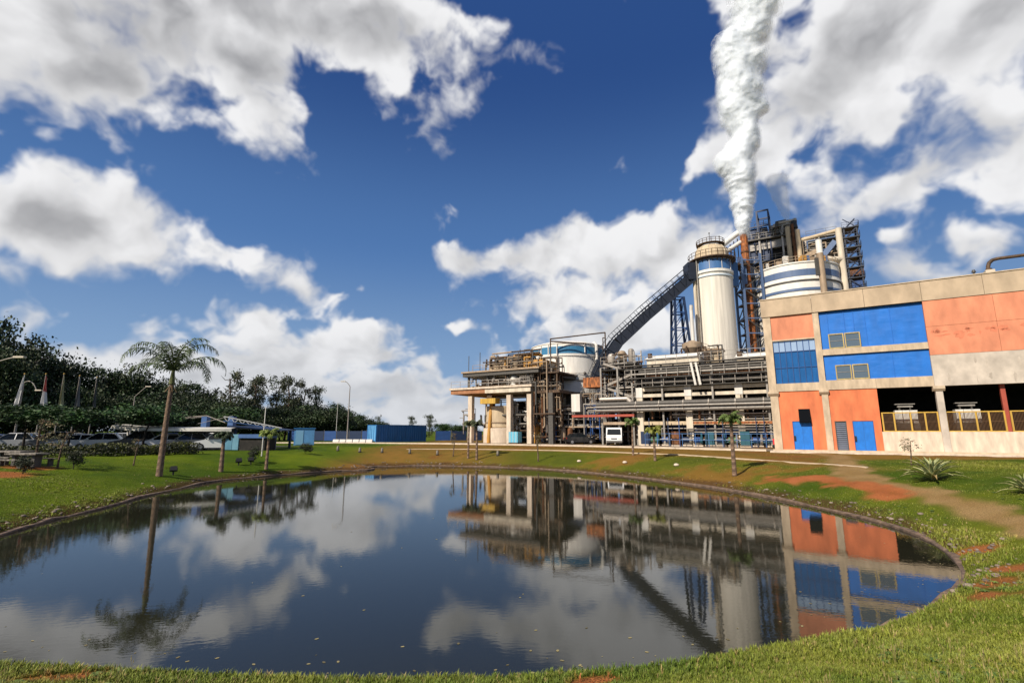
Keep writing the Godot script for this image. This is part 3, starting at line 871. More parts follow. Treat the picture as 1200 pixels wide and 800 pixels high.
	b = Mb.new(); b.tube([Vector3(0, 0, 0), Vector3(0, 1.0, 0), Vector3(0.1, 1.3, 0), Vector3(0.32, 1.5, 0), Vector3(0.65, 1.56, 0), Vector3(9, 1.56, 0)], 0.13, 12); part("bend", b, M.brown, dk)
	b = Mb.new(); b.bx(-0.25, 0.3, 0, 0.7, -0.3, 0.3); part("box", b, M.cream, dk)
	b = Mb.new(); b.cyl(Vector3(0.02, 0.7, 0), Vector3(0.02, 0.85, 0), 0.2); part("collar", b, M.brown, dk)
	var vp := thing("roof_vent", "short grey capped vent pipe left of the gooseneck on the roof", "vent", HALL + bs * Vector3(14.85, 13.4, -0.9), HALL_TURN)
	b = Mb.new(); b.cyl(Vector3.ZERO, Vector3(0, 0.75, 0), 0.07); part("pipe", b, M.grey_dark, vp)
	b = Mb.new(); b.cyl(Vector3(0, 0.7, 0), Vector3(0, 0.9, 0), 0.15, 0.09); part("cap", b, M.grey_dark, vp)

# ---------------------------------------------------------------- the plant
func railing(parent: Node, a: Vector3, b: Vector3, m: Material, h := 1.1, step := 1.3) -> void:
	var k := Mb.new()
	var cnt := maxi(1, int((b - a).length() / step))
	for i in cnt + 1:
		var p := a.lerp(b, i / float(cnt))
		k.bar(p, p + Vector3(0, h, 0), 0.055)
	for y in [h, h * 0.52]:
		k.bar(a + Vector3(0, y, 0), b + Vector3(0, y, 0), 0.05)
	part("railing", k, m, parent)
func ring_rail(parent: Node, o: Vector3, r: float, m: Material, h := 1.1, cnt := 24) -> void:
	var k := Mb.new()
	for i in cnt:
		var e := Vector3(cos(TAU * i / cnt), 0, sin(TAU * i / cnt)) * r
		var f := Vector3(cos(TAU * (i + 1) / cnt), 0, sin(TAU * (i + 1) / cnt)) * r
		k.bar(o + e, o + e + Vector3(0, h, 0), 0.07)
		for y in [h, h * 0.5]: k.bar(o + e + Vector3(0, y, 0), o + f + Vector3(0, y, 0), 0.06)
	part("railing", k, m, parent)
func one(parent: Node, called: String, m: Material, x0: float, x1: float, y0: float, y1: float, z0: float, z1: float) -> MeshInstance3D:
	var b := Mb.new()
	b.bx(x0, x1, y0, y1, z0, z1)
	return part(called, b, m, parent)
func rod(parent: Node, called: String, m: Material, pts: Array, r: float, seg := 10) -> MeshInstance3D:
	var b := Mb.new()
	b.tube(pts, r, seg)
	return part(called, b, m, parent)
func beam(parent: Node, called: String, m: Material, a: Vector3, b: Vector3, w: float, h := -1.0) -> MeshInstance3D:
	var k := Mb.new()
	k.bar(a, b, w, h)
	return part(called, k, m, parent)
# process pipework: runs with drops and valves, each pipe a part
func pipework(parent: Node, rng: RandomNumberGenerator, u0: float, u1: float, y0: float, y1: float, z0: float, z1: float, cnt: int, ms: Array, vert := 0.45, rmax := 0.14) -> void:
	for i in cnt:
		var r := rng.randf_range(0.035, rmax)
		var z := rng.randf_range(z0, z1)
		var m: Material = ms[rng.randi() % ms.size()]
		var pts := []
		if rng.randf() < vert:
			var u := rng.randf_range(u0, u1)
			var ya := rng.randf_range(y0, lerpf(y0, y1, 0.5))
			var yb := rng.randf_range(lerpf(y0, y1, 0.5), y1)
			pts = [Vector3(u, ya, z), Vector3(u, yb, z)]
			if rng.randf() < 0.6:
				var du := rng.randf_range(-2.5, 2.5)
				pts.append(Vector3(clampf(u + du, u0, u1), yb, z))
			if rng.randf() < 0.5: pts.push_front(Vector3(u, ya, z + rng.randf_range(-0.9, 0.5)))
		else:
			var y := rng.randf_range(y0, y1)
			var a := rng.randf_range(u0, lerpf(u0, u1, 0.6))
			var b := minf(u1, a + rng.randf_range(0.25, 0.9) * (u1 - u0))
			pts = [Vector3(a, y, z), Vector3(b, y, z)]
			if rng.randf() < 0.6: pts.append(Vector3(b, clampf(y + rng.randf_range(-2.0, 2.0), y0, y1), z))
			if rng.randf() < 0.4: pts.push_front(Vector3(a, clampf(y - rng.randf_range(0.4, 1.8), y0, y1), z))
		var p := rod(parent, "pipe", m, pts, r, 8)
		if rng.randf() < 0.4 and r > 0.05:
			var c: Vector3 = (pts[0] as Vector3).lerp(pts[1], rng.randf_range(0.3, 0.7))
			var d: Vector3 = ((pts[1] as Vector3) - (pts[0] as Vector3)).normalized()
			var k := Mb.new()
			k.cyl(c - d * 0.05, c + d * 0.05, r * 1.8, -1, 10)
			part("flange", k, m, p)
func site(called: String, label: String, cat: String, o: Vector3) -> Node3D: return thing(called, label, cat, o, HALL_TURN)

func make_evaporator() -> void:   # the open concrete frame at the left end of the plant
	var rng := RandomNumberGenerator.new()
	rng.seed = 31
	var t := site("evaporator_frame", "open concrete process frame on white columns at the left end of the plant", "industrial structure", Vector3(-6.5, 0, -78.46))
	for z in [0.0, -6.0, -12.0]:
		for u in [0.1, 7.2, 10.7, 14.2]:
			if z < -1 and u == 10.7: continue
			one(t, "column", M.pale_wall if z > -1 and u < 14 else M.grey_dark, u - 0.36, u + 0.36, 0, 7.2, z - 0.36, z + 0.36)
	one(t, "deck_edge", mat(L(0.42, 0.19, 0.09), 0.8, 0, "stain"), -3.4, 3.2, 7.55, 8.2, -12.6, 0.8)
	one(t, "deck_edge", M.cream, 3.21, 11.2, 7.5, 8.2, -12.6, 0.8)
	one(t, "deck", M.pale_wall, -3.6, 11.5, 8.205, 8.5, -12.8, 1.0)
	one(t, "side_deck", M.brown, 11.51, 15.6, 7.2, 7.6, -12.6, 0.2)
	one(t, "beam", M.dim, -0.5, 14.6, 7.05, 7.48, -6.3, -5.7)
	for u in [-0.2, 3.4, 7.0, 10.6]:
		for z in [0.3, -11.5]: one(t, "post", M.grey_dark, u - 0.15, u + 0.15, 8.5, 10.2, z - 0.15, z + 0.15)
	one(t, "roof", M.grey_dark, -1.0, 12.6, 10.2, 10.75, -12.4, 0.9)
	one(t, "roof_edge", M.tan_clad, -1.2, 12.8, 10.755, 11.0, -12.6, 1.1)
	one(t, "wall_panel", M.brown, 2.5, 5.5, 8.5, 10.2, -1.6, -1.4)
	one(t, "wall_panel", M.clad, 5.6, 7.2, 8.5, 9.9, -1.2, -1.0)
	one(t, "wall_panel", M.dim, -0.8, 12.2, 8.5, 10.2, -4.2, -4.0)
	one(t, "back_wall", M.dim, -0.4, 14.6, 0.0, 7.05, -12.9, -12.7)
	var dome := Mb.new()
	dome.ball(Vector3(7.9, 9.55, -0.2), 0.62, 14, 8); dome.cyl(Vector3(7.9, 8.5, -0.2), Vector3(7.9, 9.5, -0.2), 0.6)
	part("vessel", dome, M.white, t)
	railing(t, Vector3(-3.3, 8.5, 0.9), Vector3(11.2, 8.5, 0.9), M.clad, 1.0, 1.8)
	# penthouse with its own machinery
	one(t, "penthouse", M.beige, 2.9, 8.0, 11.0, 12.3, -5.2, -1.0)
	one(t, "penthouse", M.tan_clad, 3.8, 8.6, 12.31, 13.2, -4.8, -1.6)
	one(t, "penthouse_roof", M.brown, 3.4, 8.9, 13.21, 13.35, -5.0, -1.3)
	one(t, "penthouse", M.ochre, 9.3, 12.6, 11.0, 12.3, -5.0, -0.6)
	for u in [-0.8, 1.4, 8.8, 4.6]: beam(t, "mast", M.grey_dark, Vector3(u, 11.0, -0.4), Vector3(u, 13.9 + 0.25 * sin(u), -0.4), 0.08)
	railing(t, Vector3(1.0, 11.0, 1.0), Vector3(12.6, 11.0, 1.0), M.tan_clad, 0.9, 1.8)
	pipework(t, rng, 2.0, 12.4, 11.1, 13.8, -1.2, 0.6, 40, [M.brown, M.tan_clad, M.ochre, M.grey_dark], 0.6)
	pipework(t, rng, -0.5, 11.5, 8.6, 10.2, -1.4, 0.7, 48, [M.clad, M.grey, M.brown, M.steel], 0.6)
	pipework(t, rng, 11.0, 15.4, 0.5, 12.6, -2.5, 0.5, 75, [M.brown, M.grey_dark, M.rust, M.steel, M.tan_clad], 0.6)
	for u in [12.2, 13.6, 15.2]:
		beam(t, "post", M.brown, Vector3(u, 7.6, 0.1), Vector3(u, 12.0, 0.1), 0.2)
	one(t, "side_platform", M.brown, 11.6, 15.6, 10.0, 10.2, -5, 0.3)
	railing(t, Vector3(11.6, 10.2, 0.3), Vector3(15.6, 10.2, 0.3), M.grey_dark)
	railing(t, Vector3(11.6, 7.6, 0.2), Vector3(15.6, 7.6, 0.2), M.grey_dark)
	# under the deck
	pipework(t, rng, 0.5, 14.0, 0.4, 7.0, -4.5, -0.8, 70, [M.grey, M.steel, M.brown, M.grey_dark, M.clad, M.white], 0.65, 0.2)
	pipework(t, rng, -1.6, 0.6, 0.4, 6.6, -1.2, 0.9, 9, [M.grey, M.steel, M.grey_dark], 0.85, 0.16)
	one(t, "platform", M.yellow, 2.4, 5.2, 5.9, 6.7, -0.4, 0.9)
	one(t, "hanging_panel", M.brown, 3.3, 4.2, 6.7, 7.5, 0.2, 0.4)
	# settling tank beneath
	var k := site("settling_tank", "beige round tank with white lower drum under the concrete frame", "tank", Vector3(-6.5, 0, -78.46) + Basis(Vector3.UP, HALL_TURN) * Vector3(4.0, 0, -2.6))
	var b := Mb.new()
	b.lathe([Vector2(0, 2.3), Vector2(2.3, 2.3), Vector2(2.4, 2.4), Vector2(2.4, 5.5), Vector2(2.3, 5.6), Vector2(0, 5.75)], Vector3.ZERO, 32, true); part("drum", b, M.beige, k)
	b = Mb.new(); b.lathe([Vector2(2.75, 0), Vector2(2.75, 2.15), Vector2(2.65, 2.25), Vector2(0, 2.28)], Vector3.ZERO, 32, true); part("lower_drum", b, M.pale_wall, k)
	b = Mb.new(); b.lathe([Vector2(2.43, 3.0), Vector2(2.52, 3.02), Vector2(2.52, 3.18), Vector2(2.43, 3.2)], Vector3.ZERO, 32, true); part("hoop", b, M.tan_clad, k)
	rod(k, "inlet_pipe", M.ochre, [Vector3(-0.4, 6.6, 2.0), Vector3(-0.4, 2.6, 2.6), Vector3(-0.4, 0, 2.9)], 0.28)
	var wb := site("water_tote", "light blue plastic tote box beside the white middle column", "tote", Vector3(-6.5, 0, -78.46) + Basis(Vector3.UP, HALL_TURN) * Vector3(8.7, 0, 0.9))
	one(wb, "tank", mat(L(0.12, 0.42, 0.58), 0.4), -0.75, 0.75, 0.18, 1.7, -0.6, 0.6)
	one(wb, "pallet", M.brown, -0.78, 0.78, 0, 0.17, -0.62, 0.62)
	for u in [-0.5, 0.0, 0.5]: one(wb, "cage_bar", M.white, u - 0.03, u + 0.03, 0.2, 1.75, 0.605, 0.64)

func make_white_tank() -> void:
	var t := thing("storage_tank", "white domed storage tank with teal band behind the concrete frame", "tank", Vector3(10.05, 0, -89))
	var r := 6.4
	var b := Mb.new()
	b.lathe([Vector2(r, 0), Vector2(r, 16.45), Vector2(r + 0.12, 16.5), Vector2(r + 0.12, 16.62)], Vector3.ZERO, 64, true); part("shell", b, M.tank_white, t)
	b = Mb.new(); b.lathe([Vector2(r + 0.1, 16.62), Vector2(r * 0.75, 17.15), Vector2(r * 0.4, 17.5), Vector2(0, 17.65)], Vector3.ZERO, 64); part("roof", b, M.tank_white, t)
	b = Mb.new(); b.lathe([Vector2(r + 0.02, 14.75), Vector2(r + 0.03, 14.76), Vector2(r + 0.03, 15.98), Vector2(r + 0.02, 16.0)], Vector3.ZERO, 64, true); part("painted_band", b, M.band_teal, t)
	b = Mb.new(); b.lathe([Vector2(r + 0.02, 14.3), Vector2(r + 0.16, 14.32), Vector2(r + 0.16, 14.6), Vector2(r + 0.02, 14.62)], Vector3.ZERO, 64, true); part("hoop", b, M.white, t)
	for y in [10.1, 7.9, 5.2]:
		b = Mb.new(); b.lathe([Vector2(r, y), Vector2(r + 0.2, y + 0.02), Vector2(r + 0.2, y + 0.3), Vector2(r, y + 0.32)], Vector3.ZERO, 64, true); part("hoop", b, M.grey, t)
	for a in [1.95, 2.2, 2.45, 1.2]:
		var e := Vector3(cos(a), 0, sin(a)) * (r + 0.08)
		rod(t, "band_stay", M.white, [e + Vector3(0, 14.6, 0), e + Vector3(0, 16.4, 0)], 0.11)
	rod(t, "downpipe", M.white, [Vector3(4.2, 16.9, 4.4), Vector3(4.5, 16.3, 5.0), Vector3(4.5, 9.0, 5.0)], 0.28)
	var m := Mb.new()
	m.ball(Vector3(2.2, 11.4, 6.1), 0.25); part("manhole", m, M.grey_dark, t)
	ring_rail(t, Vector3(0, 10.4, 0), r + 0.2, M.grey, 1.0, 30)
	# brown pipe loop standing over the tank
	var k := thing("pipe_loop", "thin brown pipe loop standing over the white domed tank", "pipe", Vector3(10.05, 0, -82))
	rod(k, "pipe", M.brown, [Vector3(-3.6, 8.5, 0.4), Vector3(-3.6, 17.0, 0.4), Vector3(5.6, 18.1, 0.4), Vector3(5.6, 8.0, 0.4)], 0.11)
	rod(k, "pipe", M.brown, [Vector3(-3.6, 16.6, 0.4), Vector3(0.5, 16.3, 0.4), Vector3(2.4, 16.2, 0.4)], 0.12)
	rod(k, "pipe", M.brown, [Vector3(5.6, 17.2, 0.4), Vector3(5.2, 17.2, 0.4), Vector3(5.2, 8.0, 0.4)], 0.08)

func make_middle() -> void:   # pipe jungle between the frame and the rack
	var rng := RandomNumberGenerator.new()
	rng.seed = 77
	var o := Vector3(4.04, 0, -74.7)
	var t := site("valve_station", "tangled brown and grey pipework below the white domed tank", "pipework", o)
	for u in [0.6, 3.2, 5.4, 7.0, 9.8]:
		beam(t, "post", M.grey_dark, Vector3(u, 0, -0.6), Vector3(u, 5.4 if u < 6 else 7.9, -0.6), 0.2)
		beam(t, "post", M.brown, Vector3(u, 0, -4.6), Vector3(u, 5.0, -4.6), 0.22)
	for y in [2.6, 4.3]:
		beam(t, "beam", M.grey, Vector3(0.5, y, -0.6), Vector3(10.0, y, -0.6), 0.2, 0.24)
		one(t, "grating_deck", M.grey_dark, 0.8, 9.8, y + 0.13, y + 0.2, -4.5, -0.75)
	railing(t, Vector3(6.6, 6.4, -0.6), Vector3(9.9, 6.4, -0.6), M.steel)
	railing(t, Vector3(0.6, 4.5, -0.55), Vector3(9.9, 4.5, -0.55), M.steel)
	rod(t, "fat_pipe", M.brown, [Vector3(3.4, 4.75, 0.3), Vector3(0.8, 4.8, 0.3), Vector3(0.2, 4.7, 0.3), Vector3(-0.1, 4.3, 0.3), Vector3(-0.15, 3.5, 0.3)], 0.52, 14)
	rod(t, "fat_pipe", M.ochre, [Vector3(-0.15, 3.5, 0.3), Vector3(-0.15, 0, 0.3)], 0.5, 14)
	one(t, "door_panel", M.navy, 1.3, 1.9, 0.5, 3.8, -0.4, -0.3)
	one(t, "door_panel", M.blue_steel, 2.0, 2.7, 0.5, 3.8, -0.4, -0.3)
	one(t, "duct_box", M.white, 5.6, 6.9, 4.5, 7.0, -0.35, 0.6)
	one(t, "canopy", M.orange_steel, 7.3, 10.2, 7.9, 9.3, -2.6, 0.2)
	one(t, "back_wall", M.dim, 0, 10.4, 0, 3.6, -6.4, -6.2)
	pipework(t, rng, 0.6, 10.0, 0.3, 5.6, -4.0, 0.3, 80, [M.grey, M.steel, M.brown, M.grey_dark, M.tan_clad, M.rust, M.white], 0.55, 0.17)
	pipework(t, rng, 6.6, 10.4, 4.0, 8.6, -2.0, 0.2, 26, [M.grey, M.brown, M.steel, M.tan_clad], 0.6, 0.1)
	pipework(t, rng, 6.8, 10.4, 0.3, 7.2, -0.3, 0.9, 20, [M.blue_steel, M.grey, M.navy, M.steel], 0.6, 0.1)
	# vessels at the ground
	for q in [[4.0, "tan"], [5.1, "rusty"]]:
		var v := site("upright_vessel", "%s upright vessel with domed lid among the ground pipework" % q[1], "vessel", o + Basis(Vector3.UP, HALL_TURN) * Vector3(q[0], 0, 0.1))
		var b := Mb.new(); b.lathe([Vector2(0.42, 0.5), Vector2(0.42, 2.0), Vector2(0.3, 2.2), Vector2(0, 2.28)], Vector3.ZERO, 16); b.lathe([Vector2(0.0, 0.4), Vector2(0.42, 0.5)], Vector3.ZERO, 16)
		part("body", b, M.tan_clad if q[1] == "tan" else M.rust, v)
		for a in 3:
			var e := Vector3(cos(a * 2.1), 0, sin(a * 2.1)) * 0.36
			beam(v, "leg", M.grey_dark, e, e + Vector3(0, 0.6, 0), 0.08)

func make_rack() -> void:
	var rng := RandomNumberGenerator.new()
	rng.seed = 52
	var o := Vector3(11.9, 0, -66.5)
	var t := site("pipe_rack", "long multi-level pipe rack with beige beams left of the orange hall", "pipe rack", o)
	var end := 25.0
	for u in [5.3, 11.3, 17.0, 22.8]:
		one(t, "column", M.cream, u - 0.38, u + 0.38, 0, 6.0, -0.5, 0.25)
		one(t, "column_head", M.white, u - 0.42, u + 0.42, 6.0, 7.25, -0.55, 0.3)
		one(t, "column", M.beige, u - 0.3, u + 0.3, 0, 9.8, -5.6, -5.0)
	var seg := [[5.73, 10.87], [11.73, 16.57], [17.43, 22.37]]
	for s in seg:
		one(t, "beam", M.cream, s[0], s[1], 6.78, 7.18, -0.3, 0.18)
		one(t, "beam", M.cream, s[0], s[1], 6.02, 6.42, -0.25, 0.14)
		one(t, "beam", M.beige, s[0] - 0.05, s[1] + 0.05, 2.55, 2.98, -0.25, 0.2)
	for u in [0.3, 2.6, 4.5, 8.3, 14.2, 20.0]: beam(t, "post", M.grey, Vector3(u, 0, 0.5), Vector3(u, 10.1, 0.5), 0.2)
	for u in [7.1, 9.7, 12.9, 15.6, 18.4]: beam(t, "post", M.grey_dark, Vector3(u, 7.2, 0.1), Vector3(u, 10.0, 0.1), 0.14)
	for u in [6.6, 8.9, 10.2, 13.2, 15.1, 18.6, 19.4]: beam(t, "post", M.navy if u != 10.2 else M.blue_steel, Vector3(u, 0, 1.0), Vector3(u, 3.4, 1.0), 0.09)
	# floors, back wall and dark bays
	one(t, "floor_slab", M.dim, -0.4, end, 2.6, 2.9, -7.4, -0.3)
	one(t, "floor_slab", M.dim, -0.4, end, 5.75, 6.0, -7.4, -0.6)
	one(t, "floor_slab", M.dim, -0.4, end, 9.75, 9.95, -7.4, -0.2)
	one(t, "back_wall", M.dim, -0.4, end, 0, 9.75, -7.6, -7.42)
	one(t, "top_edge", M.grey_dark, 3.8, end, 9.5, 9.74, -0.2, 0.3)
	# walkways
	for y in [8.35, 9.97]:
		one(t, "walkway", M.grey_dark, 3.8, end, y, y + 0.09, 0.16, 1.1)
		railing(t, Vector3(3.8, y + 0.09, 1.1), Vector3(end, y + 0.09, 1.1), M.grey, 1.05)
	one(t, "walkway", M.grey_dark, 5.9, end, 7.26, 7.33, 0.2, 0.9)
	railing(t, Vector3(5.9, 7.33, 0.9), Vector3(end, 7.33, 0.9), M.steel, 0.95)
	railing(t, Vector3(6.2, 0.0, 1.6), Vector3(21.0, 0.0, 1.6), M.band_blue, 1.5, 1.4)
	# big lagged pipes at mid height
	for q in [[5.2, 0.33, 0.85, M.grey_dark], [4.45, 0.26, 1.0, M.grey], [4.85, 0.14, 1.4, M.grey]]:
		var pm := rod(t, "lagged_pipe", q[3], [Vector3(-0.3 if q[1] < 0.35 else 3.9, q[0], q[2]), Vector3(end, q[0], q[2])], q[1], 16)
		for i in 7:
			var k := Mb.new()
			k.cyl(Vector3(5.0 + i * 2.9, q[0], q[2]), Vector3(5.12 + i * 2.9, q[0], q[2]), q[1] + 0.05, -1, 16)
			part("flange", k, M.steel, pm)
	rod(t, "lagged_pipe", M.clad, [Vector3(0.2, 5.9, 0.8), Vector3(3.9, 5.9, 0.8), Vector3(4.3, 5.5, 0.8), Vector3(4.3, 4.9, 0.8)], 0.26, 14)
	for q in [[9.2, 0.2, 0.5], [8.9, 0.12, 0.7], [8.0, 0.16, 0.4], [7.7, 0.1, 0.6], [9.62, 0.12, 0.55]]:
		rod(t, "long_pipe", [M.grey_dark, M.grey, M.grey_dark, M.brown, M.grey][int(q[0] * 10) % 5], [Vector3(4.2 + rng.randf() * 2, q[0], q[2]), Vector3(end, q[0], q[2])], q[1], 10)
	one(t, "red_beam", M.red_steel, -3.6, 4.9, 3.6, 3.9, 1.2, 1.5)
	one(t, "kick_plate", M.tan_clad, 0.6, 4.8, 2.6, 2.95, 0.9, 1.0)
	one(t, "kick_plate", M.orange_steel, 11.8, 21.0, 2.62, 2.9, 0.6, 0.7)
	for u in [12.3, 12.85]:
		var k := Mb.new(); k.bar(Vector3(u + 0.2, 7.2, 1.3), Vector3(u - 0.2, 9.9, 1.3), 0.32, 0.24); part("chute", k, M.white, t)
	pipework(t, rng, 5.8, 24, 7.5, 9.7, -1.4, 0.2, 70, [M.grey, M.steel, M.brown, M.grey_dark, M.rust, M.clad], 0.55, 0.13)
	pipework(t, rng, 5.8, 24, 3.0, 6.0, -1.2, 0.4, 46, [M.grey, M.steel, M.brown, M.grey_dark, M.clad, M.rust], 0.5, 0.13)
	pipework(t, rng, 5.8, 22, 0.3, 2.5, -1.2, 0.7, 50, [M.grey, M.steel, M.blue_steel, M.grey_dark, M.teal, M.rust], 0.6, 0.1)
	# cream sheds on the top deck
	for s in [[6.0, 12.5, 10.0, 11.4, -5.4, -1.4, "longer cream shed on the rack's top deck left of the silo"], [16.9, 24.0, 10.0, 10.75, -4.8, -1.0, "low cream shed on the rack's top deck right of the silo"]]:
		var sh := site("roof_shed", s[6], "shed", o)
		one(sh, "wall", M.cream, s[0], s[1], s[2], s[3] - 0.35, s[4], s[5])
		var k := Mb.new()
		k.prism([Vector2(s[4] - 0.2, s[3] - 0.35), Vector2(s[5] + 0.3, s[3] - 0.35), Vector2((s[4] + s[5]) / 2, s[3] + 0.35)], Vector3(s[0] - 0.2, 0, 0), Vector3(0, 0, 1), Vector3.UP, Vector3(s[1] - s[0] + 0.4, 0, 0)); part("roof", k, M.tank_white, sh)
		k = Mb.new(); k.cyl(Vector3(s[0] + 0.3, s[3] - 0.2, s[5] - 0.6), Vector3(s[0] + 0.3, s[3] + 0.5, s[5] - 0.6), 0.3); part("vent", k, M.brown, sh)
	var bh := site("lift_house", "small beige clad house on the rack deck before the silo", "shed", o)
	one(bh, "wall", M.beige, 13.5, 15.3, 10.0, 11.5, -2.6, -0.9)
	one(bh, "roof", M.tan_clad, 13.3, 15.5, 11.5, 11.7, -2.8, -0.7)
	railing(bh, Vector3(12.9, 10.0, -0.5), Vector3(15.6, 10.0, -0.5), M.grey_dark)
	pipework(bh, rng, 12.6, 15.6, 10.1, 12.4, -0.7, -0.2, 12, [M.brown, M.grey_dark, M.tan_clad], 0.6, 0.1)
	# stair and vessel tower at the left end
	var st := site("vessel_tower", "crowded stair tower of platforms and vessels under the conveyor foot", "industrial structure", o + Basis(Vector3.UP, HALL_TURN) * Vector3(0, 0, -1.2))
	for u in [0.2, 2.2, 4.4]:
		for z in [0.0, -3.2]: beam(st, "post", M.grey, Vector3(u, 0, z), Vector3(u, 11.2 if u < 4 else 12.3, z), 0.18)
	for y in [4.2, 6.0, 7.6, 9.2, 10.6]:
		one(st, "platform", M.grey_dark, -0.2, 4.7, y, y + 0.12, -3.4, 0.3)
		railing(st, Vector3(-0.2, y + 0.12, 0.3), Vector3(4.7, y + 0.12, 0.3), M.steel, 1.0)
	for q in [[0.9, 0.5, 10.7, 12.4, M.clad], [2.4, 0.55, 10.7, 12.7, M.tan_clad], [3.7, 0.4, 10.7, 12.9, M.steel], [1.4, 0.6, 7.7, 9.0, M.rust], [3.3, 0.5, 6.1, 7.4, M.brown]]:
		var k := Mb.new()
		k.lathe([Vector2(0, q[2]), Vector2(q[1], q[2] + 0.1), Vector2(q[1], q[3] - 0.3), Vector2(q[1] * 0.7, q[3] - 0.1), Vector2(0, q[3])], Vector3(q[0], 0, -1.0), 16); part("vessel", k, q[4], st)
	pipework(st, rng, -0.3, 4.8, 0.4, 12.6, -2.6, 0.3, 80, [M.grey, M.steel, M.brown, M.grey_dark, M.tan_clad, M.rust, M.clad], 0.6, 0.12)
	for i in 4:
		var y0: float = [4.3, 6.1, 7.7, 9.3][i]
		var k := Mb.new()
		var fl := i % 2 == 0
		k.bar(Vector3(0.2 if fl else 4.3, y0, 0.45), Vector3(4.3 if fl else 0.2, y0 + 1.55, 0.45), 0.08, 0.3); part("stair", k, M.steel, st)
	# machines standing under the rack
	var cols := {"navy": M.navy, "teal": M.teal, "dark green": M.green_paint, "rusty red": M.rust, "blue": M.blue_steel}
	var names := ["navy", "dark green", "blue", "rusty red", "navy", "blue", "teal", "navy", "dark green", "teal", "blue", "navy"]
	for i in names.size():
		var nm: String = names[i]
		var u := 5.9 + i * 1.27
		var p := site("pump_skid" if i % 3 else "control_cabinet", ("%s pump and motor under the rack, %s machine from the van" if i % 3 else "%s control cabinet under the rack, %s machine from the van") % [nm, NTH[i]], "pump" if i % 3 else "cabinet", o + Basis(Vector3.UP, HALL_TURN) * Vector3(u, 0, 0.2 + 0.4 * rng.randf()))
		tag(p, "", "", "machines under the pipe rack")
		one(p, "plinth", M.pale_wall, -0.55, 0.55, 0, 0.2, -0.4, 0.4)
		if i % 3:
			var k := Mb.new()
			k.cyl(Vector3(-0.5, 0.75, 0), Vector3(0.25, 0.75, 0), 0.36, -1, 14); part("motor", k, cols[nm], p)
			k = Mb.new(); k.cyl(Vector3(0.26, 0.7, 0), Vector3(0.5, 0.7, 0), 0.46, 0.4, 14); k.cyl(Vector3(0.38, 0.7, 0), Vector3(0.38, 1.6, 0), 0.12); part("pump_casing", k, M.teal if i % 2 else M.grey, p)
			one(p, "mount", M.grey_dark, -0.4, 0.4, 0.2, 0.42, -0.25, 0.25)
		else:
			one(p, "cabinet", cols[nm], -0.5, 0.5, 0.2, 1.75, -0.3, 0.3)
			for d in 2: one(p, "door", cols[nm], -0.47 + d * 0.48, -0.02 + d * 0.48, 0.26, 1.7, 0.305, 0.33)
	var rc := site("fire_hose_cart", "small red fire hose cart by the hall's left corner", "cart", o + Basis(Vector3.UP, HALL_TURN) * Vector3(20.5, 0, 2.2))
	one(rc, "box", mat(L(0.6, 0.02, 0.03), 0.4), -0.3, 0.3, 0.25, 1.0, -0.25, 0.25)
	var rk := Mb.new(); rk.prism([Vector2(0.31, 0.3), Vector2(0.95, 0.3), Vector2(0.31, 0.85)], Vector3(0, 0, -0.2), Vector3.RIGHT, Vector3.UP, Vector3(0, 0, 0.4)); part("hose_cover", rk, mat(L(0.62, 0.03, 0.04), 0.4), rc)
	for s in [-0.2, 0.6]:
		rk = Mb.new(); rk.cyl(Vector3(s, 0.2, 0.28), Vector3(s, 0.2, 0.36), 0.2); part("wheel", rk, M.tyre, rc)

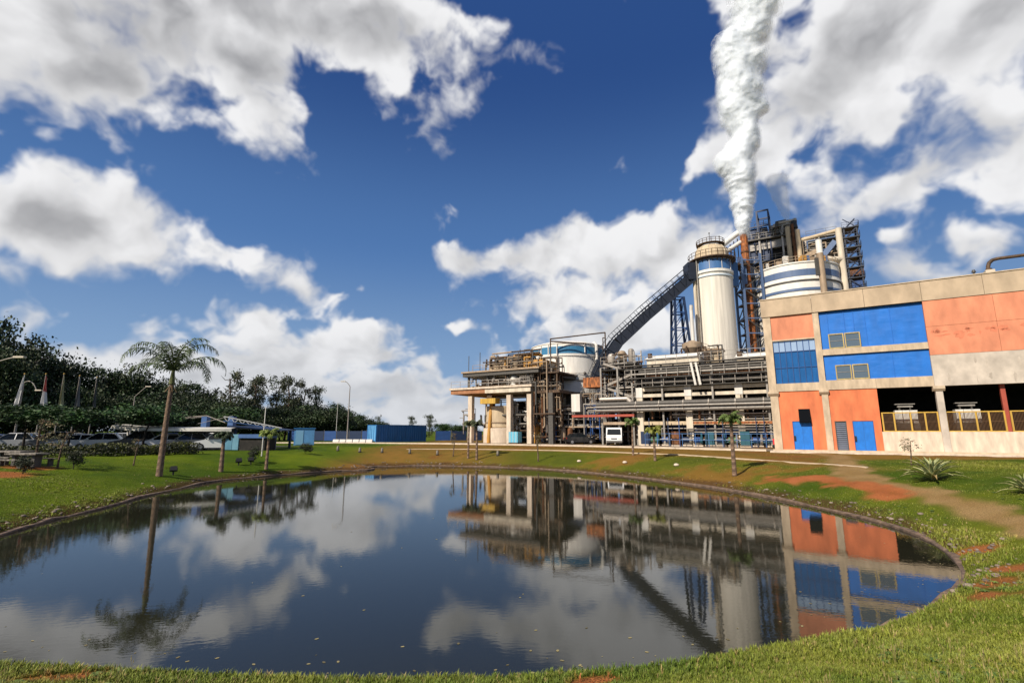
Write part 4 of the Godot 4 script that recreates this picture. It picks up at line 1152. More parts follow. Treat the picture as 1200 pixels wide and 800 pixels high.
func make_silo() -> void:
	var t := thing("silo", "tall pale cylindrical silo with blue band and domed top", "silo", Vector3(34.65, 0, -82))
	var r := 3.12
	var b := Mb.new(); b.lathe([Vector2(r, 0), Vector2(r, 30.6)], Vector3.ZERO, 48, true); part("shaft", b, M.silo_white, t)
	b = Mb.new(); b.lathe([Vector2(r + 0.01, 28.55), Vector2(r + 0.03, 28.56), Vector2(r + 0.03, 30.28), Vector2(r + 0.01, 30.3)], Vector3.ZERO, 48, true); part("painted_band", b, M.band_blue, t)
	for q in [[28.0, 28.45, 0.22], [27.3, 27.6, 0.16]]:
		b = Mb.new(); b.lathe([Vector2(r, q[0]), Vector2(r + q[2], q[0] + 0.03), Vector2(r + q[2], q[1] - 0.03), Vector2(r, q[1])], Vector3.ZERO, 48, true); part("hoop", b, mat(L(0.55, 0.64, 0.72), 0.5) if q[2] < 0.2 else M.tank_white, t)
	for i in 10:
		var e := Vector3(cos(i * TAU / 10 + 0.2), 0, sin(i * TAU / 10 + 0.2)) * (r + 0.06)
		rod(t, "band_stay", M.white, [e + Vector3(0, 28.5, 0), e + Vector3(0, 30.3, 0)], 0.05, 6)
	b = Mb.new(); b.lathe([Vector2(r, 30.35), Vector2(r + 0.75, 30.55), Vector2(r + 0.75, 30.7), Vector2(r - 0.3, 30.72)], Vector3.ZERO, 36, true); part("platform", b, M.brown, t)
	ring_rail(t, Vector3(0, 30.7, 0), r + 0.7, M.brown, 1.1, 26)
	for i in 26:
		var e := Vector3(cos(TAU * i / 26), 0, sin(TAU * i / 26))
		beam(t, "bracket", M.brown, e * r + Vector3(0, 29.9, 0), e * (r + 0.7) + Vector3(0, 30.5, 0), 0.1)
	b = Mb.new(); b.lathe([Vector2(2.75, 30.7), Vector2(2.72, 31.9), Vector2(2.45, 32.7), Vector2(1.9, 33.3), Vector2(1.2, 33.6), Vector2(0, 33.7)], Vector3.ZERO, 40); part("dome", b, M.beige, t)
	for i in 12:
		var e := Vector3(cos(TAU * i / 12), 0, sin(TAU * i / 12))
		rod(t, "dome_rib", M.cream, [e * 2.78 + Vector3(0, 30.8, 0), e * 2.76 + Vector3(0, 31.9, 0), e * 2.48 + Vector3(0, 32.75, 0), e * 1.9 + Vector3(0, 33.36, 0)], 0.05, 6)
	b = Mb.new(); b.lathe([Vector2(1.6, 33.5), Vector2(2.3, 33.55), Vector2(2.3, 33.68), Vector2(1.6, 33.7)], Vector3.ZERO, 30, true); part("top_platform", b, M.brown, t)
	ring_rail(t, Vector3(0, 33.65, 0), 2.3, M.brown, 0.75, 20)
	for q in [[-0.4, 35.6], [1.3, 35.0]]:
		beam(t, "mast", M.grey_dark, Vector3(q[0], 33.6, 0.8), Vector3(q[0], q[1], 0.8), 0.07)
		var k := Mb.new(); k.ball(Vector3(q[0], q[1], 0.8), 0.13, 8, 5); part("lamp", k, M.grey_dark, t)
	rod(t, "riser_pipe", M.cream, [Vector3(-3.45, 0, 0.6), Vector3(-3.45, 29.6, 0.6)], 0.26)
	rod(t, "riser_pipe", M.grey, [Vector3(-3.2, 0, 1.4), Vector3(-3.2, 30.4, 1.4)], 0.1)
	# side box on the platform at the conveyor head
	one(t, "head_box", M.conveyor, -4.6, -2.9, 27.2, 30.2, -1.2, 1.2)
	one(t, "side_box", M.band_blue, 3.0, 4.2, 26.2, 30.4, -0.6, 0.6)
	# hopper at its foot, left
	var h := thing("dust_hopper", "brown cone hopper standing left of the silo foot", "hopper", Vector3(29.6, 0, -80))
	var hb := Mb.new(); hb.lathe([Vector2(0.3, 13.4), Vector2(1.6, 15.1), Vector2(1.6, 15.9), Vector2(0.4, 16.4), Vector2(0, 16.4)], Vector3.ZERO, 20, true); part("cone", hb, M.tan_clad, h)
	for a in 4: beam(h, "leg", M.brown, Vector3(1.4 * (1 if a % 2 else -1), 0, 1.2 * (1 if a > 1 else -1)), Vector3(1.4 * (1 if a % 2 else -1), 15.3, 1.2 * (1 if a > 1 else -1)), 0.2)
	rod(h, "riser", M.white, [Vector3(0.2, 16.4, 0), Vector3(0.2, 21.5, 0), Vector3(0.2, 22.4, 0.2)], 0.28)
	one(h, "gantry", M.tan_clad, 1.0, 3.6, 14.6, 15.0, -0.8, 1.0)
	railing(h, Vector3(1.0, 15.0, 1.0), Vector3(5.2, 13.4, 1.0), M.grey_dark, 1.0)

func make_conveyor() -> void:
	var t := thing("conveyor_gallery", "dark navy inclined conveyor gallery climbing to the silo top", "conveyor", Vector3.ZERO)
	var c := [Vector3(14.6, 9.2, -82.5), Vector3(16.3, 12.9, -82.5), Vector3(18.4, 16.0, -82.4), Vector3(23.2, 20.4, -82.3), Vector3(31.8, 27.6, -82.0)]
	var hw := 1.05
	var up := 1.9
	for s in c.size() - 1:
		var a: Vector3 = c[s]
		var b: Vector3 = c[s + 1]
		var d := (b - a).normalized()
		var v := Vector3(0, 0, 1).cross(d).normalized()
		if v.y < 0: v = -v
		var z := Vector3(0, 0, hw)
		for q in [-z, z]:
			beam(t, "chord", M.conveyor, a + q, b + q, 0.22, 0.3)
			beam(t, "chord", M.conveyor, a + q + v * up, b + q + v * up, 0.18, 0.22)
			beam(t, "handrail", M.conveyor, a + q * 1.25 + v * (up + 0.75), b + q * 1.25 + v * (up + 0.75), 0.07)
		var k := Mb.new()
		k.hexa([a - z * 0.9 + v * 0.05, a + z * 0.9 + v * 0.05, b + z * 0.9 + v * 0.05, b - z * 0.9 + v * 0.05, a - z * 0.9 + v * 1.6, a + z * 0.9 + v * 1.6, b + z * 0.9 + v * 1.6, b - z * 0.9 + v * 1.6].map(func(p): return p))
		part("belt_cover", k, M.conveyor, t)
		var cnt := maxi(1, int((b - a).length() / 1.25))
		for i in cnt:
			var p := a.lerp(b, i / float(cnt))
			var p2 := a.lerp(b, (i + 1) / float(cnt))
			for q in [-z, z]:
				beam(t, "lattice_bar", M.conveyor, p + q, (p if i % 2 else p2) + q + v * up, 0.1)
				beam(t, "lattice_bar", M.conveyor, p + q, p + q + v * up, 0.09)
				beam(t, "rail_post", M.conveyor, p + q * 1.25 + v * up, p + q * 1.25 + v * (up + 0.75), 0.06)
			beam(t, "cross_bar", M.conveyor, p - z, p + z, 0.12)
	var tr := thing("conveyor_trestle", "blue lattice trestle tower propping the inclined conveyor", "trestle", Vector3(28.4, 0, -82.2))
	var top := 24.2
	var leg := []
	for sx in [-1, 1]:
		for sz in [-1, 1]:
			var f := Vector3(sx * 2.0 + 0.2, 0, sz * 1.9)
			var h := Vector3(sx * 0.75, top, sz * 0.9)
			leg.append([f, h]); beam(tr, "leg", M.navy, f, h, 0.34)
	for i in 9:
		var t0 := i / 9.0
		var t1 := (i + 1) / 9.0
		for q in [[0, 2], [1, 3], [0, 1], [2, 3]]:
			var a: Array = leg[q[0]]
			var b: Array = leg[q[1]]
			beam(tr, "brace", M.blue_steel, (a[0] as Vector3).lerp(a[1], t1), (b[0] as Vector3).lerp(b[1], t1), 0.16)
			beam(tr, "brace", M.blue_steel, (a[0] as Vector3).lerp(a[1], t0), (b[0] as Vector3).lerp(b[1], t1), 0.1)

func make_stack() -> void:
	var t := thing("steam_stack", "slim rusty orange stack pipe venting thick white steam", "chimney", Vector3(41.6, 0, -84))
	rod(t, "stack_pipe", M.orange_steel, [Vector3.ZERO, Vector3(0, 36.4, 0)], 0.62, 16)
	for y in [33.0, 29.0, 25.0]:
		var b := Mb.new(); b.cyl(Vector3(0, y, 0), Vector3(0, y + 0.25, 0), 0.72, -1, 16); part("flange", b, M.rust, t)
	var k := thing("stack_tower", "slate blue lattice tower around the steaming stack", "lattice tower", Vector3(41.75, 0, -84))
	var leg := []
	for sx in [-1, 1]:
		for sz in [-1, 1]:
			var f := Vector3(sx * 1.65, 0, sz * 1.5)
			leg.append(f); beam(k, "post", M.band_grey, f, f + Vector3(0, 31.8 if sx < 0 else 32.4, 0), 0.34)
	for i in 12:
		var y := 2.6 * i
		for q in [[0, 2], [1, 3], [0, 1], [2, 3]]:
			beam(k, "brace", M.band_grey, leg[q[0]] + Vector3(0, y + 2.6, 0), leg[q[1]] + Vector3(0, y + 2.6, 0), 0.18)
			beam(k, "brace", M.grey_dark, leg[q[i % 2]] + Vector3(0, y, 0), leg[q[1 - i % 2]] + Vector3(0, y + 2.6, 0), 0.13)
		if i > 4:
			one(k, "landing", M.grey_dark, -1.5, 1.5, y + 2.62, y + 2.7, -1.4, -0.4)
	for q in [-0.9, 0.95, 1.3]: rod(k, "cable_pipe", M.grey, [Vector3(q, 0, -0.9), Vector3(q, 30.5, -0.9)], 0.12, 8)
	one(k, "panel", M.band_grey, -1.55, -0.7, 27.0, 31.6, 0.9, 1.1)
	# white transfer duct between the silo and the stack
	var d := thing("transfer_duct", "twin white inclined tubes joining the silo dome to the stack", "duct", Vector3.ZERO)
	rod(d, "tube", M.tank_white, [Vector3(35.9, 33.2, -83), Vector3(37.3, 34.2, -83), Vector3(40.8, 37.0, -84.6), Vector3(41.6, 37.4, -84.9)], 0.5, 14)
	rod(d, "tube", M.white, [Vector3(36.9, 32.3, -82.6), Vector3(41.0, 35.1, -84.2)], 0.38, 12)
	for i in 5:
		var p := Vector3(37.2, 33.2, -83).lerp(Vector3(40.6, 35.9, -84.4), i / 4.0)
		beam(d, "support", M.brown, Vector3(p.x, 30.4, p.z), p, 0.12)
	one(d, "platform", M.brown, 37.6, 41.2, 30.3, 30.5, -85.0, -82.4)
	railing(d, Vector3(37.6, 30.5, -82.4), Vector3(41.2, 30.5, -82.4), M.brown)

func make_big_tank() -> void:
	var t := thing("striped_tank", "big white tank with blue-grey stripes behind the hall roof", "tank", Vector3(50.3, 0, -84.6))
	var r := 6.75
	var b := Mb.new(); b.lathe([Vector2(r, 0), Vector2(r, 29.2), Vector2(r + 0.14, 29.22), Vector2(r + 0.14, 29.45), Vector2(r - 0.2, 29.46)], Vector3.ZERO, 64, true); part("shell", b, M.tank_white, t)
	b = Mb.new(); b.lathe([Vector2(r - 0.1, 29.45), Vector2(r * 0.5, 30.4), Vector2(0, 30.8)], Vector3.ZERO, 48); part("roof", b, M.white, t)
	for q in [[27.0, 28.15, M.band_grey, 0.03], [26.1, 26.3, M.grey_dark, 0.14], [24.5, 24.95, M.band_grey, 0.12], [26.31, 26.6, M.tank_white, 0.2]]:
		b = Mb.new(); b.lathe([Vector2(r + 0.01, q[0]), Vector2(r + q[3], q[0] + 0.01), Vector2(r + q[3], q[1] - 0.01), Vector2(r + 0.01, q[1])], Vector3.ZERO, 64, true); part("painted_band" if q[3] < 0.1 else "hoop", b, q[2], t)
	ring_rail(t, Vector3(0, 29.45, 0), r, M.tan_clad, 1.0, 40)
	var rng := RandomNumberGenerator.new()
	rng.seed = 9
	for i in 16:
		var a := rng.randf_range(0.3, PI - 0.3)
		var e := Vector3(cos(a), 0, sin(a)) * rng.randf_range(4.5, 6.3)
		var bb := Mb.new(); bb.box(e + Vector3(0, 30.2, 0), Vector3(rng.randf_range(0.3, 0.8), rng.randf_range(0.6, 1.5), 0.5)); part("roof_fitting", bb, [M.tan_clad, M.ochre, M.grey_dark, M.white, M.band_grey][i % 5], t)
	var p := thing("vent_pipe", "brown vent pipe with white tip in front of the striped tank", "pipe", Vector3(49.7, 0, -76))
	rod(p, "lower_pipe", M.tan_clad, [Vector3.ZERO, Vector3(0, 30.0, 0)], 0.48, 14)
	rod(p, "tip", M.tank_white, [Vector3(0, 30.0, 0), Vector3(0, 32.2, 0)], 0.46, 14)
	beam(p, "stay", M.grey_dark, Vector3(-0.7, 28.4, 0), Vector3(0.4, 28.4, 0), 0.16)
	one(p, "junction_box", M.grey_dark, -0.9, -0.4, 26.3, 29.2, -0.2, 0.2)
	var q := thing("flue_pipe", "tall cream flue pipe right of the striped tank", "pipe", Vector3(56.3, 0, -80.5))
	rod(q, "shaft", M.cream, [Vector3.ZERO, Vector3(0, 36.2, 0)], 0.5, 16)
	rod(q, "branch", M.cream, [Vector3(-3.0, 30.6, 0), Vector3(0, 30.6, 0)], 0.5, 12)
	rod(q, "branch", M.beige, [Vector3(-4.0, 35.7, -4), Vector3(0, 35.9, 0)], 0.3, 12)

func make_boiler() -> void:
	var rng := RandomNumberGenerator.new()
	rng.seed = 14
	var t := site("boiler_house", "dark steel boiler house rising behind the striped tank", "industrial building", Vector3(49, 0, -102))
	# head tower
	one(t, "tower_body", M.navy, 2.4, 6.0, 36, 44.6, -5, -0.4)
	for u in [2.2, 4.2, 6.4]:
		for z in [0.0, -4.5]: beam(t, "post", M.navy, Vector3(u, 30, z), Vector3(u, 46.4 if u < 3 else 48.3, z), 0.3)
	for y in [42.0, 44.8, 48.2]:
		for z in [0.0, -4.5]: beam(t, "beam", M.navy, Vector3(2.2 if y < 46 else 4.2, y, z), Vector3(6.4, y, z), 0.28)
		for u in [2.2 if y < 46 else 4.2, 6.4]: beam(t, "beam", M.navy, Vector3(u, y, 0), Vector3(u, y, -4.5), 0.28)
	railing(t, Vector3(2.2, 44.9, 0.1), Vector3(6.4, 44.9, 0.1), M.navy, 1.1)
	railing(t, Vector3(6.4, 44.9, 0.1), Vector3(6.4, 44.9, -4.5), M.navy, 1.1)
	pipework(t, rng, 2.2, 6.4, 37.5, 46.0, -0.3, 0.4, 18, [M.conveyor, M.navy, M.grey_dark], 0.5, 0.14)
	# main house: roof deck, fascia, dark opening, light columns
	one(t, "body", M.dark, 1.8, 11.0, 0, 39.5, -12, -0.9)
	one(t, "roof_deck", M.grey_dark, 1.6, 11.2, 41.6, 41.9, -12, 0.8)
	one(t, "fascia", M.grey, 1.8, 11.0, 39.6, 41.3, -1.2, 0.0)
	one(t, "lower_deck", M.grey_dark, 1.8, 11.0, 36.6, 36.85, -1.5, 0.7)
	railing(t, Vector3(1.6, 41.9, 0.8), Vector3(11.2, 41.9, 0.8), M.grey)
	railing(t, Vector3(1.8, 36.85, 0.7), Vector3(11.0, 36.85, 0.7), M.steel)
	for u in [1.9, 4.3, 8.6, 10.9]: beam(t, "column", M.grey if u < 5 else M.clad, Vector3(u, 22, 0.3), Vector3(u, 42.4, 0.3), 0.34)
	pipework(t, rng, 1.8, 9.5, 29, 36.5, -1.0, 0.4, 36, [M.brown, M.grey_dark, M.tan_clad, M.grey, M.ochre], 0.5, 0.25)
	pipework(t, rng, 6.4, 11.2, 42.0, 45.2, -3.2, 0.5, 30, [M.tan_clad, M.grey, M.brown, M.grey_dark, M.clad], 0.5, 0.34)
	one(t, "roof_plant", M.tan_clad, 6.6, 10.4, 41.95, 43.6, -5, -1.6)
	one(t, "roof_plant", M.green_paint, 6.9, 8.6, 43.65, 44.6, -4, -2)
	# red and white standpipes
	for q in [[9.7, M.beige, 0.45, 43.2], [10.6, M.rust, 0.3, 43.6], [11.4, M.beige, 0.45, 42.2]]:
		rod(t, "standpipe", q[1], [Vector3(q[0], 26, 0.9), Vector3(q[0], q[3], 0.9)], q[2], 14)
	var k := Mb.new(); k.cyl(Vector3(10.9, 42.8, 0.4), Vector3(10.9, 44.4, 0.4), 0.7, 0.5); part("cowl", k, M.black, t)
	rod(t, "steam_vent", M.tank_white, [Vector3(9.7, 43.0, -0.6), Vector3(9.7, 45.0, -0.6)], 0.4, 12)
	# clad wing to the right with ducts
	one(t, "clad_wing", M.tan_clad, 11.6, 18.4, 0, 38.8, -10, -2)
	one(t, "clad_wing_top", M.clad, 11.4, 18.6, 38.81, 41.3, -10, -1.6)
	k = Mb.new()
	for i in 24: k.bx(11.5 + i * 0.29, 11.58 + i * 0.29, 38.9, 41.25, -1.6, -1.5)
	part("cladding_ribs", k, M.tan_clad, t).set_meta("kind", "stuff")
	k = Mb.new(); k.bar(Vector3(13.0, 39.6, -0.4), Vector3(18.4, 40.2, -0.4), 1.0, 0.9); part("duct", k, M.grey, t)
	k = Mb.new(); k.bar(Vector3(15.4, 36.2, -0.2), Vector3(17.6, 38.8, -0.2), 1.0, 1.0); part("duct", k, M.band_grey, t)
	k = Mb.new(); k.bar(Vector3(11.8, 36.4, -0.6), Vector3(14.6, 37.6, -0.6), 0.9, 0.9); part("duct", k, M.tan_clad, t)
	one(t, "gantry", M.grey_dark, 12.8, 18.0, 40.3, 40.5, -1.2, 0.6)
	railing(t, Vector3(12.8, 40.5, 0.6), Vector3(18.0, 40.5, 0.6), M.grey_dark)
	pipework(t, rng, 11.4, 18.6, 34.5, 40.2, -1.2, 0.4, 36, [M.grey_dark, M.band_grey, M.tan_clad, M.grey, M.navy], 0.5, 0.2)
	# open stair frame at the right end
	var f := site("stair_frame", "dark blue open steel stair frame right of the cream flue", "steel frame", Vector3(49, 0, -102) + Basis(Vector3.UP, HALL_TURN) * Vector3(19.2, 0, 0))
	for u in [0.0, 2.1]:
		for z in [0.0, -3.4]: beam(f, "post", M.conveyor, Vector3(u, 0, z), Vector3(u, 41.4, z), 0.26)
	for i in 9:
		var y := 24.6 + i * 2.05
		one(f, "landing", M.conveyor, -0.3, 2.5, y, y + 0.2, -3.6, 0.3)
		railing(f, Vector3(-0.3, y + 0.2, 0.3), Vector3(2.5, y + 0.2, 0.3), M.navy, 1.0, 0.7)
		railing(f, Vector3(2.5, y + 0.2, 0.3), Vector3(2.5, y + 0.2, -3.6), M.navy, 1.0, 0.9)
		beam(f, "brace", M.navy, Vector3(0 if i % 2 else 2.1, y, 0), Vector3(2.1 if i % 2 else 0, y + 2.0, 0), 0.14)
		k = Mb.new(); k.bar(Vector3(0.2, y + 0.2, -0.9), Vector3(2.0, y + 2.0, -0.9), 0.7, 0.14); part("stair", k, M.navy, f)
	one(f, "cabin", M.rust, 0.2, 2.4, 31.4, 32.6, -2.6, -0.1)
	one(f, "cabin", M.blue_steel, 0.3, 2.3, 28.6, 30.4, -2.6, -0.3)
	beam(f, "outrigger", M.navy, Vector3(2.1, 29.0, 0), Vector3(3.4, 27.0, 0), 0.2)

# ---------------------------------------------------------------- trees and plants
func leaf_quad(m: Mb, o: Vector3, s: float, rng: RandomNumberGenerator, col: Color, up := 0.3) -> void:
	var nn := Vector3(rng.randfn(), rng.randfn() + up, rng.randfn()).normalized()
	var a := nn.cross(Vector3(rng.randfn(), rng.randfn(), rng.randfn())).normalized() * s
	var b := nn.cross(a) * rng.randf_range(0.45, 0.8)
	m.tint = col
	m.quad(o - a, o - b * 0.9, o + a, o + b)
func crown_mesh(sd: int, kind: String) -> ArrayMesh:   # fits a crown about 2 wide and 2 high, centre at 0
	var rng := RandomNumberGenerator.new()
	rng.seed = sd
	var m := Mb.new()
	var clumps := 62
	var per := 84
	var ls := 0.05
	var cr := 0.27
	var tone := Color(0.020, 0.036, 0.010)
	match kind:
		"dense": per = 140; ls = 0.040; tone = Color(0.014, 0.031, 0.007)
		"airy": clumps = 54; per = 46; cr = 0.19; ls = 0.042; tone = Color(0.030, 0.044, 0.018)
		"low": clumps = 54; per = 80; cr = 0.26; tone = Color(0.020, 0.055, 0.011)
		"sapling": clumps = 16; per = 20; cr = 0.28; ls = 0.07; tone = Color(0.10, 0.10, 0.05)
		"bush": clumps = 40; per = 40; cr = 0.3; ls = 0.07; tone = Color(0.02, 0.03, 0.012)
	for i in clumps:
		var d := Vector3(rng.randfn(), rng.randfn() * 0.9, rng.randfn()).normalized()
		var rr := pow(rng.randf(), 0.42)
		var o := d * rr * 0.82
		if kind == "airy":
			var tier := rng.randi_range(0, 4)
			o = Vector3(d.x * 0.75 * rr, -0.8 + tier * 0.4 + rng.randfn() * 0.09, d.z * 0.75 * rr) * Vector3(0.75 + 0.25 * sin(tier * 2.1 + sd), 1, 0.75 + 0.25 * cos(tier * 1.7 + sd))
		if kind == "low": o.y = o.y * 0.55 + 0.1
		var br := rng.randf_range(0.55, 1.7)
		var c := tone * br
		c.r *= rng.randf_range(0.85, 1.4)
		var size := cr * rng.randf_range(0.7, 1.3)
		for k in per:
			var p := o + Vector3(rng.randfn(), rng.randfn() * 0.75, rng.randfn()) * size * 0.55
			var cc := c * rng.randf_range(0.75, 1.3)
			cc.a = 1
			leaf_quad(m, p, ls * rng.randf_range(0.6, 1.4), rng, cc)
	return m.mesh()
func trunk_mesh(rng: RandomNumberGenerator, h: float, r: float, limbs: int, spread: float) -> Mb:
	var m := Mb.new()
	var p := Vector3.ZERO
	var d := Vector3(rng.randfn() * 0.05, 1, rng.randfn() * 0.05)
	var n := 5
	for i in n:
		var q := p + d * h / n
		m.cyl(p, q, lerpf(r, r * 0.5, i / float(n)), lerpf(r, r * 0.5, (i + 1) / float(n)), 9, i == 0)
		p = q
		d = (d + Vector3(rng.randfn() * 0.1, 0, rng.randfn() * 0.1)).normalized()
		if i > 1:
			for k in limbs:
				var a := rng.randf() * TAU
				var e := p + Vector3(cos(a) * spread, h * rng.randf_range(0.04, 0.13), sin(a) * spread) * rng.randf_range(0.5, 1.0)
				var mid := p.lerp(e, 0.5) + Vector3(0, -0.06 * h * rng.randf(), 0)
				m.cyl(p, mid, r * 0.4, r * 0.28, 6, false); m.cyl(mid, e, r * 0.28, r * 0.08, 6, false)
	return m
var crowns := {}
var trunks := {}
func tree(called: String, label: String, group: String, at: Vector3, kind: String, v: int, h: float, w: float, bare: float, bark: Material, leaves: Material) -> Node3D:
	var key := "%s%d" % [kind, v]
	if not crowns.has(key):
		crowns[key] = crown_mesh(v * 17 + kind.hash() % 97, kind)
		var rng := RandomNumberGenerator.new()
		rng.seed = v * 5 + kind.hash() % 31
		trunks[key] = trunk_mesh(rng, 1.0, 0.024 if kind != "airy" else 0.017, 3, 0.16).mesh()
	var t := thing(called, label, "tree", at, v * 1.3 + at.x, group)
	var tr := part("trunk", trunks[key], bark, t)
	tr.scale = Vector3(h, h * (0.86 if kind == "airy" or kind == "sapling" else 0.66), h)
	var c := part("crown", crowns[key], leaves, t)
	var ch := h * (1 - bare)
	c.position.y = h * bare + ch / 2
	c.scale = Vector3(w / 2, ch / 2, w / 2)
	return t
var wood_count := {}
const NTH := ["first", "second", "third", "fourth", "fifth", "sixth", "seventh", "eighth", "ninth", "tenth", "eleventh", "twelfth"]
func where_in_wood(x: float, z: float, what: String) -> String:
	var px := 600 - 589 * x / z
	var w := "behind the flags" if px < 110 else "between the flags and the tall palm" if px < 180 else "behind the tall palm" if px < 235 else "behind the white canopy" if px < 330 else "between the canopy and blue container"
	var key := what + w
	wood_count[key] = wood_count.get(key, -1) + 1
	return "%s %s, %s of its cluster" % [what, w, NTH[wood_count[key]]]
func make_woods() -> void:
	# the dark wood on the left; [x, z, height, width, kind]
	var back := [[-74, -70, 18.4, 11, 0], [-68, -66, 14.5, 9, 0], [-74.5, -76, 17.2, 10, 0], [-72.6, -79, 15.4, 9, 0], [-79, -72, 18.5, 12, 0], [-86, -70, 18, 12, 0], [-93, -66, 17, 12, 0], [-101, -70, 18.5, 12, 0], [-71, -84, 13.2, 9, 0], [-67.5, -86, 13.7, 9, 0], [-65, -88, 13.2, 9, 0], [-62, -90, 12.4, 9, 0], [-58.6, -91, 11.0, 8, 0], [-55.6, -93, 9.8, 8, 0],
		[-49.2, -88, 12.6, 6.2, 1], [-47.0, -91, 11.6, 6, 1], [-50.5, -98, 12.2, 6.5, 1], [-47.6, -101, 12.6, 6.5, 1], [-45.2, -100, 13.2, 6.4, 1], [-43.2, -102, 11.8, 6, 1], [-40.8, -104, 11.0, 5, 1],
		[-52.5, -96, 9.0, 8, 0], [-46, -106, 9.3, 9, 0], [-41.5, -108, 8.2, 8, 0], [-39.6, -112, 8.3, 7, 0], [-37.6, -116, 6.9, 6, 0], [-35.4, -120, 5.6, 6, 0], [-33.5, -126, 4.8, 6, 0]]
	for i in back.size():
		var b: Array = back[i]
		tree("wood_tree" if b[4] == 0 else "airy_tree", where_in_wood(b[0], b[1], "dark dense tree rising" if b[4] == 0 else "tall airy tree rising"), "trees of the dark wood" if b[4] == 0 else "tall airy trees", Vector3(b[0], 0, b[1]), "dense" if b[4] == 0 else "airy", i % 4, b[2], b[3], 0.14 if b[4] == 0 else 0.22, M.dark_trunk if b[4] == 0 else M.trunk, M.foliage)
	# lower trees at the wood's foot
	var rng := RandomNumberGenerator.new()
	rng.seed = 65
	for i in 26:
		var f := i / 25.0
		var x := lerpf(-78, -33, f) + rng.randf_range(-1.5, 1.5)
		var z := lerpf(-60, -104, f) + rng.randf_range(-4, 4)
		tree("wood_tree", where_in_wood(x, z, "lower bushy tree"), "bushy trees at the wood's foot", Vector3(x, 0, z), "dense", i % 4, lerpf(9.5, 6.0, f) * rng.randf_range(0.8, 1.15), rng.randf_range(7, 9.5), 0.05, M.dark_trunk, M.foliage)
	# distant trees past the container
	var fi := -1
	for q in [[-30.5, -152, 6.2, 4], [-27.8, -150, 4.2, 5], [-24.8, -150, 6.6, 5.2], [-21, -151, 4.9, 7], [-16.5, -150, 4.4, 7], [-12.5, -152, 4.2, 6], [-43, -160, 6.5, 3.5], [-40, -160, 4.0, 6]]:
		fi += 1
		tree("distant_tree", ["small far tree above the left half of the container", "low far tree above the middle of the container", "tallest far tree above the container's right end", "round far tree just right of the container", "low far tree midway between container and white columns", "low far tree nearest the white columns on the skyline", "lone airy far tree just left of the container", "low far bush tree left of the container"][fi], "far trees on the skyline", Vector3(q[0], 0, q[1]), "low" if q[2] < 5.5 else "airy", int(absf(q[0])) % 3, q[2], q[3], 0.05, M.dark_trunk, M.foliage)
	# lawn trees with low spreading crowns before the cars
	var lt := [[-44.5, -46, 4.9, 7.5, "leftmost low spreading lawn tree in front of the parked cars"], [-39.6, -45, 4.5, 6.8, "low spreading lawn tree behind the two picnic tables"], [-34.4, -47, 4.7, 6.5, "low spreading lawn tree just left of the tall palm"], [-38, -52, 5.3, 7.5, "taller lawn tree standing among the parked cars"], [-30.2, -54, 5.0, 5.5, "round lawn tree behind the white canopy roof"], [-47, -40, 4.9, 7, "broad lawn tree cut by the left edge of the photo"]]
	for i in lt.size():
		tree("lawn_tree", lt[i][4], "low lawn trees", on_ground(lt[i][0], lt[i][1]), "low", i % 3, lt[i][2], lt[i][3], 0.3, M.dark_trunk, M.foliage)
	# bushes
	for q in [[-18.9, -46.4, 1.05, 1.4, "round dark bush at the dry bank's left end"], [-20.2, -39.6, 1.35, 1.0, "dark clipped shrub between the two young lawn palms"], [-23.8, -24.8, 0.95, 0.85, "dark spiky bush in front of the left picnic table"], [-24.3, -28.2, 1.1, 0.95, "dark bush at the right end of the picnic tables"]]:
		tree("bush", q[4], "", on_ground(q[0], q[1]), "bush", int(absf(q[1])) % 3, q[2], q[3], 0.02, M.dark_trunk, M.foliage).set_meta("category", "bush")
	for q in [[-25.1, -28.1, 2.3, 1.5, "sparse pale sapling growing beside the picnic tables"], [-24.2, -32.5, 1.9, 0.6, "thin staked sapling left of the tall palm"], [-26.6, -28.4, 2.9, 1.6, "dark slim tree standing between the picnic tables"], [-5.9, -50.8, 2.6, 0.7, "slender sapling on the far bank, leftmost in front of the frame"], [2.4, -46.4, 2.9, 0.7, "slender sapling on the far bank below the white domed tank"], [21.6, -27.5, 1.5, 1.0, "dry withered shrub behind the larger agave"]]:
		tree("sapling", q[4], "", on_ground(q[0], q[1]), "sapling", int(absf(q[1])) % 2, q[2], q[3], 0.42, M.trunk, M.foliage)
	# hedge along the car park
	var m := Mb.new()
	var pts := [Vector2(-50, -31), Vector2(-40, -33), Vector2(-30, -36), Vector2(-25.5, -41)]
	for i in 11000:
		var f := rng.randf() * 2.999
		var a: Vector2 = pts[int(f)]
		var p := a.lerp(pts[int(f) + 1], f - int(f))
		var y := rng.randf_range(0.05, 0.9 + 0.12 * sin(p.x * 2.1))
		var br := 0.6 + 0.8 * absf(n_gnd.get_noise_2d(p.x * 5, p.y * 5) * 2)
		leaf_quad(m, Vector3(p.x + rng.randf_range(-0.4, 0.4), y - 0.05, p.y + rng.randf_range(-0.4, 0.4)), rng.randf_range(0.05, 0.11), rng, Color(0.055 * br, 0.062 * br, 0.014, 1) * rng.randf_range(0.6, 1.3))
	for i in m.c.size(): m.c[i].a = 1
	tag(part("hedge", m, M.foliage), "low clipped olive hedge between the lawn and parked cars", "hedge")
